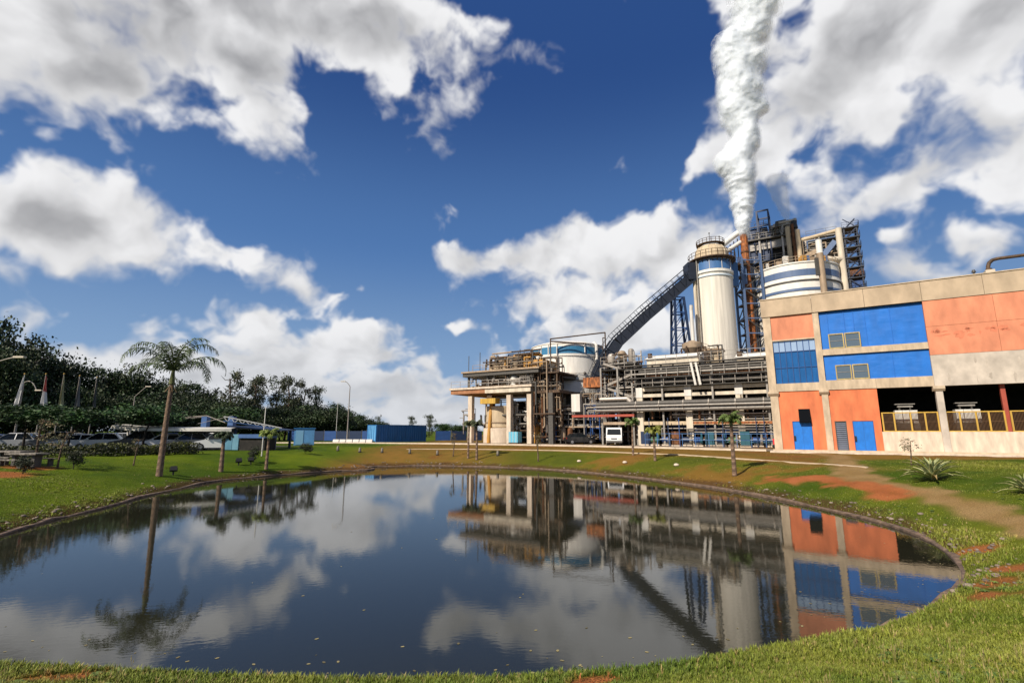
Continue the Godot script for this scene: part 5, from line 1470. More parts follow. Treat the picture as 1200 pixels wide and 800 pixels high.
# palms
func frond(rng: RandomNumberGenerator, ln: float, rise: float, droop: float, leaf: float, col: Color, pairs := 30) -> Mb:   # grows along +x
	var m := Mb.new()
	var prev := Vector3.ZERO
	var n := pairs
	var pos := []
	for i in n + 1:
		var t := i / float(n)
		var ang := rise - droop * t * t
		if i: prev += Vector3(cos(ang), sin(ang), 0) * ln / n
		pos.append(prev)
	for i in n:
		m.tint = Color(col.r * 1.2, col.g * 0.95, col.b, 1)
		if i % 3 == 0 and i + 3 <= n: m.cyl(pos[i], pos[i + 3], 0.03 * (1 - i / float(n)) + 0.008, 0.03 * (1 - (i + 3) / float(n)) + 0.008, 5, false)
		if i < 2: continue
		var t := i / float(n)
		var d: Vector3 = ((pos[i + 1] as Vector3) - (pos[i] as Vector3)).normalized()
		var L0 := leaf * (sin(PI * clampf(t * 0.9 + 0.1, 0, 1)) * 0.8 + 0.25)
		for s in [-1, 1]:
			var tilt := rng.randf_range(-0.9, 0.15)
			var side := (Vector3(0, 0, s) + d * rng.randf_range(0.35, 0.7) + Vector3(0, tilt, 0)).normalized()
			var tip: Vector3 = pos[i] + side * L0 * rng.randf_range(0.8, 1.1) + Vector3(0, -L0 * rng.randf_range(0.2, 0.5), 0)
			var mid: Vector3 = pos[i] + side * L0 * 0.55
			var w := d * 0.03
			var c := col * rng.randf_range(0.7, 1.35)
			c.a = 1
			m.tint = c
			m.quad(pos[i] - w * 0.6, pos[i] + w * 0.6, mid + w, mid - w); m.tri(mid - w, mid + w, tip)
	return m
func palm(label: String, at: Vector3, h: float, lean: Vector3, r: float, cnt: int, ln: float, leaf: float, col: Color, sd: int, stub := 0.0) -> Node3D:
	var rng := RandomNumberGenerator.new()
	rng.seed = sd
	var t := thing("palm_tree", label, "palm tree", at)
	var m := Mb.new()
	var n := 12
	for i in n:
		var f0 := i / float(n)
		var f1 := (i + 1) / float(n)
		var a := lean * f0 * f0 + Vector3(0, h * f0, 0)
		var b := lean * f1 * f1 + Vector3(0, h * f1, 0)
		var r0 := r * lerpf(1.15, 0.72, f0)
		m.cyl(a, a.lerp(b, 0.86), r0, r0 * 0.97, 12, i == 0); m.cyl(a.lerp(b, 0.86), b, r0 * 0.93, r0 * 0.95, 12, false)
	part("trunk", m, M.palm_trunk, t)
	var top := lean + Vector3(0, h, 0)
	var k := Mb.new()
	k.tint = Color(0.10, 0.11, 0.03)
	k.cyl(top - Vector3(0, 0.05, 0), top + Vector3(0, ln * 0.28, 0), r * 1.1, r * 0.4, 10)
	part("crown_shaft", k, M.palm_leaf, t)
	for i in cnt:
		var an := i * 2.399 + rng.randf_range(-0.25, 0.25)
		var f := i / float(cnt)
		var rise := lerpf(1.4, 0.5, f) + rng.randf_range(-0.12, 0.12)
		var fr := part("frond", frond(rng, ln * rng.randf_range(0.85, 1.1), rise, lerpf(2.2, 2.7, f) + rng.randf_range(-0.2, 0.3), leaf, col * rng.randf_range(0.8, 1.2), 36), M.palm_leaf, t)
		fr.position = top + Vector3(0, ln * 0.2, 0)
		fr.rotation.y = an
	if stub > 0:
		for i in 6:
			var an := i * 1.1
			var b := Mb.new()
			b.tint = Color(0.17, 0.11, 0.05)
			b.bar(Vector3.ZERO, Vector3(0.35, -0.55, 0) * stub, 0.03)
			var s := part("dead_leaf_stub", b, M.palm_leaf, t, top)
			s.rotation.y = an
	return t
func agave(label: String, at: Vector3, s: float, sd: int) -> void:
	var rng := RandomNumberGenerator.new()
	rng.seed = sd
	var t := thing("agave", label, "agave plant", at)
	for i in 44:
		var f := i / 44.0
		var an := i * 2.399
		var el := lerpf(1.5, 0.3, pow(f, 1.1)) + rng.randf_range(-0.08, 0.08)
		var ln := s * lerpf(0.75, 1.0, f) * rng.randf_range(0.85, 1.1)
		var m := Mb.new()
		var w := 0.075 * s
		var pr := []
		for k in 6:
			var q := k / 5.0
			var a := el - 0.35 * q * q
			pr.append([Vector3(cos(a), sin(a), 0) * ln * q, w * (0.55 + 1.3 * q * (1 - q) * 1.2) * (1 - pow(q, 3))])
		var dry := rng.randf() < 0.12 and f > 0.6
		for k in 5:
			var a: Vector3 = pr[k][0]
			var b: Vector3 = pr[k + 1][0]
			var wa := Vector3(0, 0, pr[k][1])
			var wb := Vector3(0, 0, pr[k + 1][1])
			var lift := Vector3(-sin(el), cos(el), 0) * 0.03 * s
			for side in [-1, 1]:
				m.tint = Color(0.50, 0.48, 0.22)
				m.quad(a + wa * side + lift, a + wa * side * 0.72 + lift * 0.6, b + wb * side * 0.72 + lift * 0.6, b + wb * side + lift)
				m.tint = Color(0.19, 0.23, 0.10) if not dry else Color(0.3, 0.2, 0.08)
				m.quad(a + wa * side * 0.72 + lift * 0.6, a, b, b + wb * side * 0.72 + lift * 0.6)
		var o := part("leaf", m, M.palm_leaf, t, Vector3(0, 0.06, 0))
		o.rotation.y = an
func make_plants() -> void:
	palm("tall palm with arching fronds and pinkish trunk on the left lawn", on_ground(-21.3, -30.8), 5.6, Vector3(0.15, 0, 0.1), 0.16, 14, 3.7, 0.66, Color(0.065, 0.098, 0.036), 3, 1.0)
	palm("bright young palm on the lawn right of the dark shrub", on_ground(-18.6, -38.5), 2.25, Vector3(0.02, 0, 0), 0.11, 11, 1.05, 0.32, Color(0.14, 0.19, 0.03), 4)
	palm("dark young palm on the lawn right of the tall palm", on_ground(-20.4, -35.7), 2.2, Vector3(-0.03, 0, 0), 0.14, 12, 0.8, 0.3, Color(0.03, 0.05, 0.018), 5)
	palm("thin young palm on the far bank left of the twin", on_ground(-4.3, -49.7), 3.0, Vector3(0.05, 0, 0), 0.10, 9, 0.9, 0.3, Color(0.07, 0.085, 0.03), 6)
	palm("thin young palm on the far bank before the beige tank", on_ground(-3.4, -48.9), 3.1, Vector3(-0.05, 0, 0), 0.11, 9, 0.9, 0.3, Color(0.06, 0.075, 0.03), 7)
	palm("green young palm on the far bank beside the white van", on_ground(10.5, -43.9), 2.5, Vector3(0.03, 0, 0), 0.09, 10, 0.95, 0.3, Color(0.085, 0.14, 0.025), 8)
	palm("yellowish young palm on the far bank before the pipe rack", on_ground(11.2, -39.7), 2.0, Vector3(-0.03, 0, 0), 0.10, 12, 0.95, 0.32, Color(0.17, 0.18, 0.03), 9)
	palm("sturdy young palm by the water before the rack's right half", on_ground(13.4, -30.7), 3.0, Vector3(0.02, 0, 0), 0.12, 12, 1.0, 0.3, Color(0.085, 0.13, 0.025), 10)
	agave("large striped agave rosette on the grass before the hall", on_ground(18.3, -22.2), 1.35, 2)
	agave("smaller dark agave at the right edge of the photo", on_ground(17.9, -17.8), 0.85, 6)
	# stones
	var rng := RandomNumberGenerator.new()
	rng.seed = 2
	var base := Mb.new()
	base.ball(Vector3.ZERO, 1.0, 9, 6, 0.7)
	for i in base.v.size():
		var q := base.v[i]
		base.v[i] = q * (1 + 0.25 * n_gnd.get_noise_3dv(q * 9))
	var bm := base.mesh()
	for q in [[5.8, -43.9, "pale round stone on the far bank, leftmost of three"], [9.0, -40.5, "pale round stone on the far bank, middle of three"], [11.9, -36.8, "pale round stone on the far bank, rightmost of three"]]:
		var s := part("stone", bm, M.pale_wall, self, on_ground(q[0], q[1]) + Vector3(0, 0.08, 0))
		s.scale = Vector3(0.2, 0.17, 0.2)
		tag(s, q[2], "stone", "pale stones on the far bank")
	var mm := MultiMesh.new()
	mm.transform_format = MultiMesh.TRANSFORM_3D; mm.use_colors = true; mm.mesh = bm
	var tf := []
	var k := shore.size()
	while tf.size() < 700:
		var i := rng.randi() % k
		var p := shore[i].lerp(shore[(i + 1) % k], rng.randf())
		if p.y > -11: 
			continue
		var o := p + Vector2(rng.randfn(), rng.randfn()) * 0.55
		var d := shore_dist(o.x, o.y)
		if d < 0.15 or d > 1.3: continue
		var sz := 0.025 + 0.07 * pow(rng.randf(), 3)
		tf.append(Transform3D(Basis(Vector3.UP, rng.randf() * 6).scaled(Vector3(sz, sz * 0.8, sz)), on_ground(o.x, o.y) + Vector3(0, sz * 0.2, 0)))
	mm.instance_count = tf.size()
	for i in tf.size():
		mm.set_instance_transform(i, tf[i])
		var g := rng.randf_range(0.07, 0.24)
		mm.set_instance_color(i, Color(g * 1.1, g * 0.85, g * 0.65))
	var o := MultiMeshInstance3D.new()
	o.name = "pebbles"; o.multimesh = mm
	var pm := leaf_mat(0); pm.backlight_enabled = false
	o.material_override = pm
	add_child(o)
	tag(o, "small brown pebbles scattered along the pond lip", "pebbles", "", "stuff")
	# low bollards along the far dry bank
	var bi := -1
	for q in [[-17.6, -51.1], [-15.4, -51.2], [-13.3, -51.8], [-10.5, -52.0], [-7.6, -51.6], [-1.4, -50.0]]:
		bi += 1
		var b := thing("bollard", ["leftmost low stone bollard, below the white road blocks", "second stone bollard from the left on the dry bank", "third stone bollard from the left, below the container", "fourth stone bollard, below the container's right half", "fifth stone bollard, just right of the container", "rightmost stone bollard, in front of the beige tank"][bi], "bollard", on_ground(q[0], q[1]), 0, "bollards along the far bank")
		var bb := Mb.new(); bb.lathe([Vector2(0.13, 0), Vector2(0.12, 0.42), Vector2(0.08, 0.48), Vector2(0, 0.49)], Vector3.ZERO, 10); part("post", bb, M.stone, b)
		bb = Mb.new(); bb.lathe([Vector2(0.17, -0.05), Vector2(0.17, 0.06), Vector2(0.13, 0.08)], Vector3.ZERO, 10); part("foot", bb, M.dim, b)

# ---------------------------------------------------------------- car park, canopy, masts, container
func car(label: String, at: Vector3, turn: float, paint: String, tall := 0.0) -> Node3D:
	var t := thing("parked_car", label, "car", at, turn)
	var p: Material = M.paint[paint]
	var b := Mb.new()
	b.prism([Vector2(-2.08, 0.32), Vector2(-1.72, 0.28), Vector2(-1.62, 0.5), Vector2(-1.35, 0.66), Vector2(-1.08, 0.5), Vector2(-0.98, 0.24), Vector2(0.95, 0.24), Vector2(1.05, 0.5), Vector2(1.32, 0.66), Vector2(1.59, 0.5), Vector2(1.68, 0.28), Vector2(2.05, 0.32), Vector2(2.1, 0.6), Vector2(1.95, 0.78), Vector2(1.0, 0.95 + tall * 0.2), Vector2(-1.75, 1.0 + tall * 0.2), Vector2(-2.1, 0.9)], Vector3(0, 0, -0.83), Vector3.RIGHT, Vector3.UP, Vector3(0, 0, 1.66))
	part("body", b, p, t)
	var y0 := 0.96 + tall * 0.2
	var y1 := 1.44 + tall
	b = Mb.new()
	b.hexa([Vector3(-1.72, y0, 0.78), Vector3(1.0, y0 - 0.03, 0.78), Vector3(1.0, y0 - 0.03, -0.78), Vector3(-1.72, y0, -0.78), Vector3(-1.2, y1, 0.6), Vector3(0.2, y1, 0.6), Vector3(0.2, y1, -0.6), Vector3(-1.2, y1, -0.6)])
	part("window", b, M.car_glass, t)
	b = Mb.new()
	b.hexa([Vector3(-1.24, y1 - 0.02, 0.63), Vector3(0.24, y1 - 0.02, 0.63), Vector3(0.24, y1 - 0.02, -0.63), Vector3(-1.24, y1 - 0.02, -0.63), Vector3(-1.1, y1 + 0.06, 0.52), Vector3(0.12, y1 + 0.06, 0.52), Vector3(0.12, y1 + 0.06, -0.52), Vector3(-1.1, y1 + 0.06, -0.52)])
	part("roof", b, p, t)
	for s in [-1, 1]:
		for q in [[1.0, 0.2, 0.78], [-1.72, -1.2, 0.78], [-0.35, -0.4, 0.78]]:
			b = Mb.new(); b.bar(Vector3(q[0], y0, s * 0.79), Vector3(q[1], y1, s * 0.61), 0.07, 0.05); part("pillar", b, p, t)
		for x in [-1.35, 1.32]:
			b = Mb.new(); b.cyl(Vector3(x, 0.32, s * 0.66), Vector3(x, 0.32, s * 0.84), 0.32, -1, 16)
			var w := part("wheel", b, M.tyre, t)
			b = Mb.new(); b.cyl(Vector3(x, 0.32, s * 0.842), Vector3(x, 0.32, s * 0.852), 0.19, -1, 12); part("rim", b, M.rim, w)
		b = Mb.new(); b.box(Vector3(2.0, 0.66, s * 0.6), Vector3(0.16, 0.14, 0.36)); part("headlight", b, M.lamp_glass, t)
		b = Mb.new(); b.box(Vector3(-2.06, 0.8, s * 0.68), Vector3(0.08, 0.18, 0.24)); part("tail_light", b, M.tail, t)
		b = Mb.new(); b.box(Vector3(0.72, y0 + 0.06, s * 0.9), Vector3(0.12, 0.12, 0.16)); part("mirror", b, p, t)
	return t
func make_cars() -> void:
	var asphalt := Mb.new()
	asphalt.quad(Vector3(-90, 0.012, -40), Vector3(-30, 0.012, -40.5), Vector3(-26, 0.012, -62), Vector3(-90, 0.012, -58))
	struct("car_park", asphalt, mat(L(0.07, 0.068, 0.065), 0.9, 0, "heavy", Vector3(0.3, 0.3, 0.3)), "dark asphalt car park in front of the wood", "car park")
	var list := [[-50.6, "blue", 0.5, "dark blue parked car at the left edge of the photo"], [-47.6, "silver", 0.5, "silver parked car next to the leftmost dark blue car"], [-44.7, "grey", 0.55, "grey parked car second from the silver one at left"], [-42.0, "white", 0.5, "white parked car behind the sparse pale sapling"], [-39.2, "silver", 0.45, "silver parked car with long windscreen behind the hedge"], [-36.4, "black", 0.5, "black parked car between two silver ones"], [-33.7, "white", 0.5, "white parked car just left of the tall palm trunk"], [-31.0, "grey", 0.55, "dark grey parked car behind the tall palm trunk"], [-28.4, "white", 0.5, "white parked car under the canopy's white roof"]]
	for i in list.size():
		var q: Array = list[i]
		car(q[3], Vector3(q[0], 0.02, -48.5 + 0.5 * sin(i * 2.0)), PI + q[2] + 0.06 * sin(i * 3.0), q[1], 0.12 * (i % 3))
	for i in 6:
		var lb: String = ["silver parked car in the second row at far left", "white parked car in the second row behind the blue car", "grey parked car in the second row behind the hedge", "silver parked car in the second row near the palm", "blue parked car in the second row near the canopy", "white parked car in the second row beyond the canopy posts"][i]
		car(lb, Vector3(-58 + i * 5.2, 0.02, -55.5), 0.5, ["silver", "white", "grey", "silver", "blue", "white"][i], 0.1)
	car("small black car parked in front of the pipework", Vector3(9.4, 0.03, -70.0), 0.2, "black")
	# white van at the rack's left end
	var v := thing("van", "white van facing the pond at the pipe rack's left end", "van", Vector3(13.2, 0.03, -64.6), -PI / 2 - 0.25)
	var b := Mb.new()
	b.prism([Vector2(-2.3, 0.35), Vector2(2.2, 0.35), Vector2(2.35, 0.6), Vector2(2.3, 1.05), Vector2(1.75, 2.05), Vector2(1.5, 2.2), Vector2(-2.25, 2.25), Vector2(-2.35, 2.1)], Vector3(0, 0, -0.95), Vector3.RIGHT, Vector3.UP, Vector3(0, 0, 1.9))
	part("body", b, M.paint.white, v)
	b = Mb.new(); b.hexa([Vector3(2.15, 1.32, 0.84), Vector3(2.19, 1.32, 0.84), Vector3(2.19, 1.32, -0.84), Vector3(2.15, 1.32, -0.84), Vector3(1.79, 2.0, 0.78), Vector3(1.83, 2.0, 0.78), Vector3(1.83, 2.0, -0.78), Vector3(1.79, 2.0, -0.78)]); part("windscreen", b, M.car_glass, v)
	for s in [-1, 1]:
		b = Mb.new(); b.box(Vector3(2.33, 0.82, s * 0.68), Vector3(0.06, 0.18, 0.34)); part("headlight", b, M.lamp_glass, v)
		b = Mb.new(); b.box(Vector3(1.2, 1.55, s * 0.955), Vector3(0.8, 0.5, 0.02)); part("window", b, M.car_glass, v)
		b = Mb.new(); b.box(Vector3(1.75, 1.35, s * 1.08), Vector3(0.1, 0.28, 0.18)); part("mirror", b, M.black, v)
		for x in [-1.5, 1.45]:
			b = Mb.new(); b.cyl(Vector3(x, 0.36, s * 0.74), Vector3(x, 0.36, s * 0.97), 0.36, -1, 16); part("wheel", b, M.tyre, v)
	b = Mb.new(); b.box(Vector3(2.34, 0.5, 0), Vector3(0.1, 0.2, 1.8)); part("bumper", b, M.grey_dark, v)
	b = Mb.new(); b.box(Vector3(2.345, 0.84, 0), Vector3(0.04, 0.12, 0.7)); part("grille", b, M.black, v)
func make_canopy() -> void:
	var t := thing("shade_canopy", "white membrane canopy hung from blue pylons beside the parked cars", "canopy", Vector3(-30, 0, -49))
	# level membrane roof with a gently curved front lip
	var m := Mb.new()
	var n := 20
	for i in n:
		for j in 6:
			var f := func(ii: int, jj: int) -> Vector3:
				var a := ii / float(n)
				var c := jj / 6.0
				var tip := pow(absf(a * 2 - 1), 3.0)
				return Vector3(lerpf(-8.2, 3.3, a), 2.1 + 0.22 * tip * (1 - a) - 0.1 * a + 0.3 * sin(PI * c) * 0.5, lerpf(2.2 - 1.0 * tip, -3.4 + 1.0 * tip, c))
			var p0: Vector3 = f.call(i, j)
			var p1: Vector3 = f.call(i + 1, j)
			var p2: Vector3 = f.call(i + 1, j + 1)
			var p3: Vector3 = f.call(i, j + 1)
			var dn := Vector3(0, -0.05, 0)
			m.quad(p0, p1, p2, p3); m.quad(p3 + dn, p2 + dn, p1 + dn, p0 + dn)
			if j == 0: m.quad(p0 + dn * 5, p1 + dn * 5, p1, p0)
	part("membrane", m, M.membrane, t)
	for x in [-0.1, 2.5]:
		one(t, "pylon", M.carport_blue, x - 0.26, x + 0.26, 1.9, 3.2, -0.5, 0.1)
		one(t, "post", M.navy, x - 0.28, x + 0.28, 0, 1.9, -0.4, 0.1)
	for q in [[Vector3(-0.1, 3.2, -0.2), Vector3(-4.6, 2.8, 0.4)], [Vector3(-4.6, 2.8, 0.4), Vector3(-8, 2.5, 1.0)], [Vector3(-0.1, 3.3, -0.2), Vector3(-8, 2.9, -2.4)], [Vector3(-0.1, 3.3, -0.2), Vector3(2.5, 2.6, 1.0)], [Vector3(2.5, 3.3, -0.2), Vector3(-0.1, 2.5, 1.0)]]:
		beam(t, "stay", M.clad, q[0], q[1], 0.04)
	for x in [-7.6, -4.0]: beam(t, "post", M.white, Vector3(x, 0, -0.2), Vector3(x, 2.4, -0.2), 0.12)
	# right wing: dark roof under a lattice girder
	var w := thing("canopy_wing", "dark sloping roof under a pale blue lattice girder right of the canopy", "shelter", Vector3(-30, 0, -49))
	var b := Mb.new()
	b.hexa([Vector3(3.0, 2.2, 1.4), Vector3(7.0, 1.8, -0.6), Vector3(6.6, 1.85, -5.4), Vector3(3.0, 2.2, -4.6), Vector3(3.0, 2.32, 1.4), Vector3(7.0, 1.9, -0.6), Vector3(6.6, 1.95, -5.4), Vector3(3.0, 2.32, -4.6)])
	part("roof", b, M.navy, w)
	var ga := Vector3(2.6, 2.75, 1.5)
	var gb := Vector3(7.2, 1.98, -0.7)
	beam(w, "chord", M.carport_blue, ga, gb, 0.09); beam(w, "chord", M.white, ga + Vector3(0, 0.42, 0), gb + Vector3(0, 0.12, 0), 0.09)
	for i in 16:
		var p := ga.lerp(gb, i / 16.0)
		var q := ga.lerp(gb, (i + 1) / 16.0)
		var hh := lerpf(0.42, 0.12, (i + (i + 1) % 2) / 16.0)
		beam(w, "lattice_bar", M.white, p if i % 2 else p + Vector3(0, hh, 0), q + Vector3(0, hh, 0) if i % 2 else q, 0.06)
	for q in [Vector3(3.4, 0, 0.6), Vector3(6.4, 0, -1.2), Vector3(6.2, 0, -5.0)]: beam(w, "post", M.navy, q, q + Vector3(0, 2.0, 0), 0.2)
	var pw := thing("blue_screen", "light blue translucent screen wall under the dark canopy wing", "screen", Vector3(-27.6, 0, -48.2), -0.2)
	one(pw, "panel", mat(L(0.10, 0.24, 0.34), 0.3, 0, "soft"), -0.1, 1.0, 0.05, 1.35, -0.05, 0.05)
	one(pw, "panel", mat(L(0.14, 0.30, 0.40), 0.3, 0, "soft"), 1.04, 1.7, 0.05, 1.5, -0.05, 0.05)
	one(pw, "counter", M.carport_blue, 1.75, 4.6, 1.15, 1.5, -1.6, 0.2)
	one(pw, "counter_base", M.dim, 1.8, 4.5, 0, 1.15, -1.5, 0.0)
	# blue hut beyond
	var h := thing("blue_hut", "small light blue hut behind the lawn, left of the blue container", "hut", Vector3(-27.2, 0, -66), 0.35)
	one(h, "wall", mat(L(0.10, 0.28, 0.55), 0.5, 0, "soft"), -1.2, 1.2, 0, 2.1, -1.2, 1.2)
	one(h, "roof", M.container, -1.3, 1.3, 2.1, 2.2, -1.3, 1.3)
	one(h, "door", mat(L(0.16, 0.34, 0.52), 0.5), -1.0, -0.1, 0.1, 1.9, 1.2, 1.24)
func lamp(label: String, at: Vector3, h: float, reach: Vector3, drop: float) -> void:
	var t := thing("street_lamp", label, "street lamp", at)
	var m := Mb.new()
	m.cyl(Vector3.ZERO, Vector3(0, h, 0), 0.11, 0.06, 10); part("pole", m, M.steel, t)
	var pts := []
	for i in 7:
		var f := i / 6.0
		pts.append(Vector3(0, h, 0) + reach * f + Vector3(0, sin(f * PI * 0.5) * 0.8 - drop * f * f, 0))
	rod(t, "arm", M.steel, pts, 0.05, 8)
	m = Mb.new()
	var e: Vector3 = pts[6]
	var d := reach.normalized()
	m.bar(e - d * 0.1, e + d * 0.65, 0.26, 0.13)
	part("lamp_head", m, M.cream, t)
func make_masts() -> void:
	lamp("tall street lamp reaching in from the photo's left edge", Vector3(-38.6, -0.1, -35), 6.0, Vector3(3.1, 0, 0), -0.3)
	lamp("street lamp with drooping arm between the left flags", Vector3(-59.8, 0, -60.5), 7.6, Vector3(1.7, 0, 0), 1.7)
	lamp("far street lamp before the dark wood, left of the palm", Vector3(-53.2, 0, -70), 6.6, Vector3(1.5, 0, 0), -0.6)
	lamp("lone street lamp left of the blue container", Vector3(-26.2, 0, -80), 8.9, Vector3(-0.9, 0, 0), 0.0)
	for q in [[-31.5, -90, 6.9, "thin grey pole before the wood near the lone street lamp"], [-21.0, -42.5, 4.0, "thin pale pole behind the bright young palm"]]:
		var t := thing("slim_pole", q[3], "pole", on_ground(q[0], q[1]))
		var m := Mb.new(); m.cyl(Vector3.ZERO, Vector3(0, q[2], 0), 0.05, 0.035, 8); part("shaft", m, M.white, t)
		m = Mb.new(); m.ball(Vector3(0, q[2], 0), 0.06, 8, 5); part("cap", m, M.white, t)
	# flags hanging limp on their poles
	var fl := [[-59.4, -60, "white", "limp white flag on the leftmost flagpole"], [-56.8, -60, "red", "limp red and white flag, second flagpole from the left"], [-54.6, -60, "yellow", "narrow limp yellowish flag on the third flagpole"], [-54.4, -62, "grey", "limp greyish flag on the fourth flagpole"], [-53.9, -64, "dark", "dim furled flag on the rightmost flagpole"]]
	var cm := {"white": L(0.5, 0.5, 0.5), "red": L(0.30, 0.07, 0.06), "yellow": L(0.20, 0.20, 0.11), "grey": L(0.09, 0.095, 0.10), "dark": L(0.035, 0.04, 0.042)}
	for i in fl.size():
		var q: Array = fl[i]
		var t := thing("flagpole", q[3], "flag", Vector3(q[0], 0, q[1]))
		var m := Mb.new(); m.cyl(Vector3.ZERO, Vector3(0, 8.6, 0), 0.07, 0.04, 8); part("pole", m, M.steel, t)
		m = Mb.new(); m.ball(Vector3(0, 8.65, 0), 0.09, 8, 5); part("finial", m, M.yellow, t)
		var wd: float = [0.75, 0.6, 0.38, 0.42, 0.25][i]
		for half in (2 if i == 1 else 1):
			m = Mb.new()
			var y0: float = 8.5 - half * 1.9
			var y1: float = 8.5 - (1.9 if i == 1 and half == 0 else 3.7)
			var n := 9
			for k in n:
				var f := func(kk: int, y: float) -> Vector3:
					var a := kk / float(n)
					var s := (8.5 - y) / 3.7
					return Vector3(0.06 + wd * a * (0.2 + 0.8 * s) * (1 if i != 0 else -1), y - a * 0.35 * (1 - s), 0.16 * sin(a * 9.0 + s * 1.3) * (0.4 + s))
				for yy in 4:
					var ya := lerpf(y0, y1, yy / 4.0)
					var yb := lerpf(y0, y1, (yy + 1) / 4.0)
					m.quad(f.call(k, yb), f.call(k + 1, yb), f.call(k + 1, ya), f.call(k, ya))
			part("flag_cloth", m, mat(cm[q[2]] if half == 0 else cm["white"], 0.8), t)
func make_yard() -> void:
	# blue corrugated container
	var t := thing("shipping_container", "blue corrugated container on the far side of the dry bank", "container", Vector3(-21.6, 0.05, -79.6), 0.82)
	var ln := 9.8
	var hh := 2.75
	var b := Mb.new()
	var n := 44
	for i in n:
		var x0 := 0.15 + i * (ln - 0.3) / n
		var w := (ln - 0.3) / n
		b.hexa([Vector3(x0, 0.2, 0.02 if i % 2 else 0.1), Vector3(x0 + w * 0.98, 0.2, 0.02 if i % 2 else 0.1), Vector3(x0 + w * 0.98, 0.2, -0.1), Vector3(x0, 0.2, -0.1), Vector3(x0, hh - 0.15, 0.02 if i % 2 else 0.1), Vector3(x0 + w * 0.98, hh - 0.15, 0.02 if i % 2 else 0.1), Vector3(x0 + w * 0.98, hh - 0.15, -0.1), Vector3(x0, hh - 0.15, -0.1)])
	part("corrugated_side", b, M.container, t).set_meta("kind", "stuff")
	one(t, "end_wall", mat(L(0.12, 0.36, 0.66), 0.5, 0, "soft"), 0.0, 0.1, 0.2, hh - 0.15, -2.3, -0.02)
	one(t, "back_wall", M.container, 0.1, ln, 0.2, hh - 0.15, -2.42, -2.3)
	one(t, "roof", M.container, 0.02, ln, hh - 0.12, hh - 0.02, -2.4, 0.06)
	for z in [0.06, -2.38]:
		beam(t, "rail", M.container, Vector3(0.16, hh - 0.07, z), Vector3(ln - 0.16, hh - 0.07, z), 0.16, 0.14); beam(t, "rail", M.container, Vector3(0.16, 0.12, z), Vector3(ln - 0.16, 0.12, z), 0.16, 0.16)
		for x in [0.08, ln - 0.08]: beam(t, "corner_post", M.container, Vector3(x, 0, z), Vector3(x, hh, z), 0.17)
	for z in [-0.5, -1.1, -1.6, -2.0]: rod(t, "lock_bar", M.container, [Vector3(-0.04, 0.2, z), Vector3(-0.04, hh - 0.2, z)], 0.03, 6)
	# dark blue site fences
	for q in [[Vector3(-41, 0, -92), Vector3(-24, 0, -88), "dark blue panel fence between the hut and the container"], [Vector3(-14, 0, -92), Vector3(-5.5, 0, -94), "dark blue panel fence right of the container"]]:
		var f := thing("site_fence", q[2], "fence", Vector3.ZERO)
		var cnt := int((q[1] - q[0]).length() / 2.2)
		for i in cnt:
			var p: Vector3 = (q[0] as Vector3).lerp(q[1], i / float(cnt))
			var p2: Vector3 = (q[0] as Vector3).lerp(q[1], (i + 0.96) / float(cnt))
			var k := Mb.new(); k.bar(p + Vector3(0, 0.95, 0), p2 + Vector3(0, 0.95, 0), 0.05, 1.7); part("panel", k, M.navy if i % 3 else M.blue_steel, f)
			beam(f, "post", M.grey_dark, p, p + Vector3(0, 2.0, 0), 0.09)
	# white blocks by the road
	for i in 6:
		var x := -27.2 + i * 1.0
		var k := Mb.new()
		k.prism([Vector2(-0.32, 0), Vector2(0.32, 0), Vector2(0.26, 0.2), Vector2(0.14, 0.5), Vector2(-0.14, 0.5), Vector2(-0.26, 0.2)], Vector3(-0.45, 0, 0), Vector3(0, 0, 1), Vector3.UP, Vector3(0.9, 0, 0))
		var o := part("road_block", k, M.white, self, Vector3(x, 0.03, -78.0 - 0.1 * i))
		tag(o, ["leftmost white concrete block of the row by the road", "second white block from the left by the road", "third white block from the left by the road", "fourth white block, third from the container", "fifth white block, second from the container", "white concrete block nearest the blue container"][i], "road block", "white blocks by the container")
	# picnic tables
	for q in [[-28.0, -28.4, "left concrete picnic table on the lawn by the sapling"], [-26.2, -27.4, "right concrete picnic table next to the dark bush"]]:
		var p := thing("picnic_table", q[2], "picnic table", on_ground(q[0], q[1]), -0.12)
		one(p, "table_top", M.stone, -0.95, 0.95, 0.66, 0.74, -0.4, 0.4)
		for s in [-0.6, 0.6]:
			one(p, "leg", M.grey_dark, s - 0.1, s + 0.1, 0, 0.6, -0.2, 0.2); one(p, "bracket", M.grey_dark, s - 0.14, s + 0.14, 0.6, 0.66, -0.32, 0.32)
		for z in [-0.75, 0.75]:
			one(p, "bench", M.stone, -0.9, 0.9, 0.38, 0.44, z - 0.16, z + 0.16)
			for s in [-0.6, 0.6]: one(p, "bench_leg", M.grey_dark, s - 0.08, s + 0.08, 0, 0.38, z - 0.1, z + 0.1)
	# ground floodlights
	for q in [[-21.2, -31.9, "small black floodlight in the grass right of the tall palm"], [-20.5, -38.1, "small black floodlight below the dark clipped shrub"], [-20.0, -38.9, "small black floodlight behind the shrub, right one of two"]]:
		var p := thing("floodlight", q[2], "floodlight", on_ground(q[0], q[1]), 0.6)
		var k := Mb.new(); k.cyl(Vector3.ZERO, Vector3(0, 0.22, 0), 0.05); part("stake", k, M.black, p)
		k = Mb.new(); k.box(Vector3(0, 0.38, 0), Vector3(0.36, 0.28, 0.2), Basis(Vector3.RIGHT, -0.5)); part("housing", k, M.black, p)
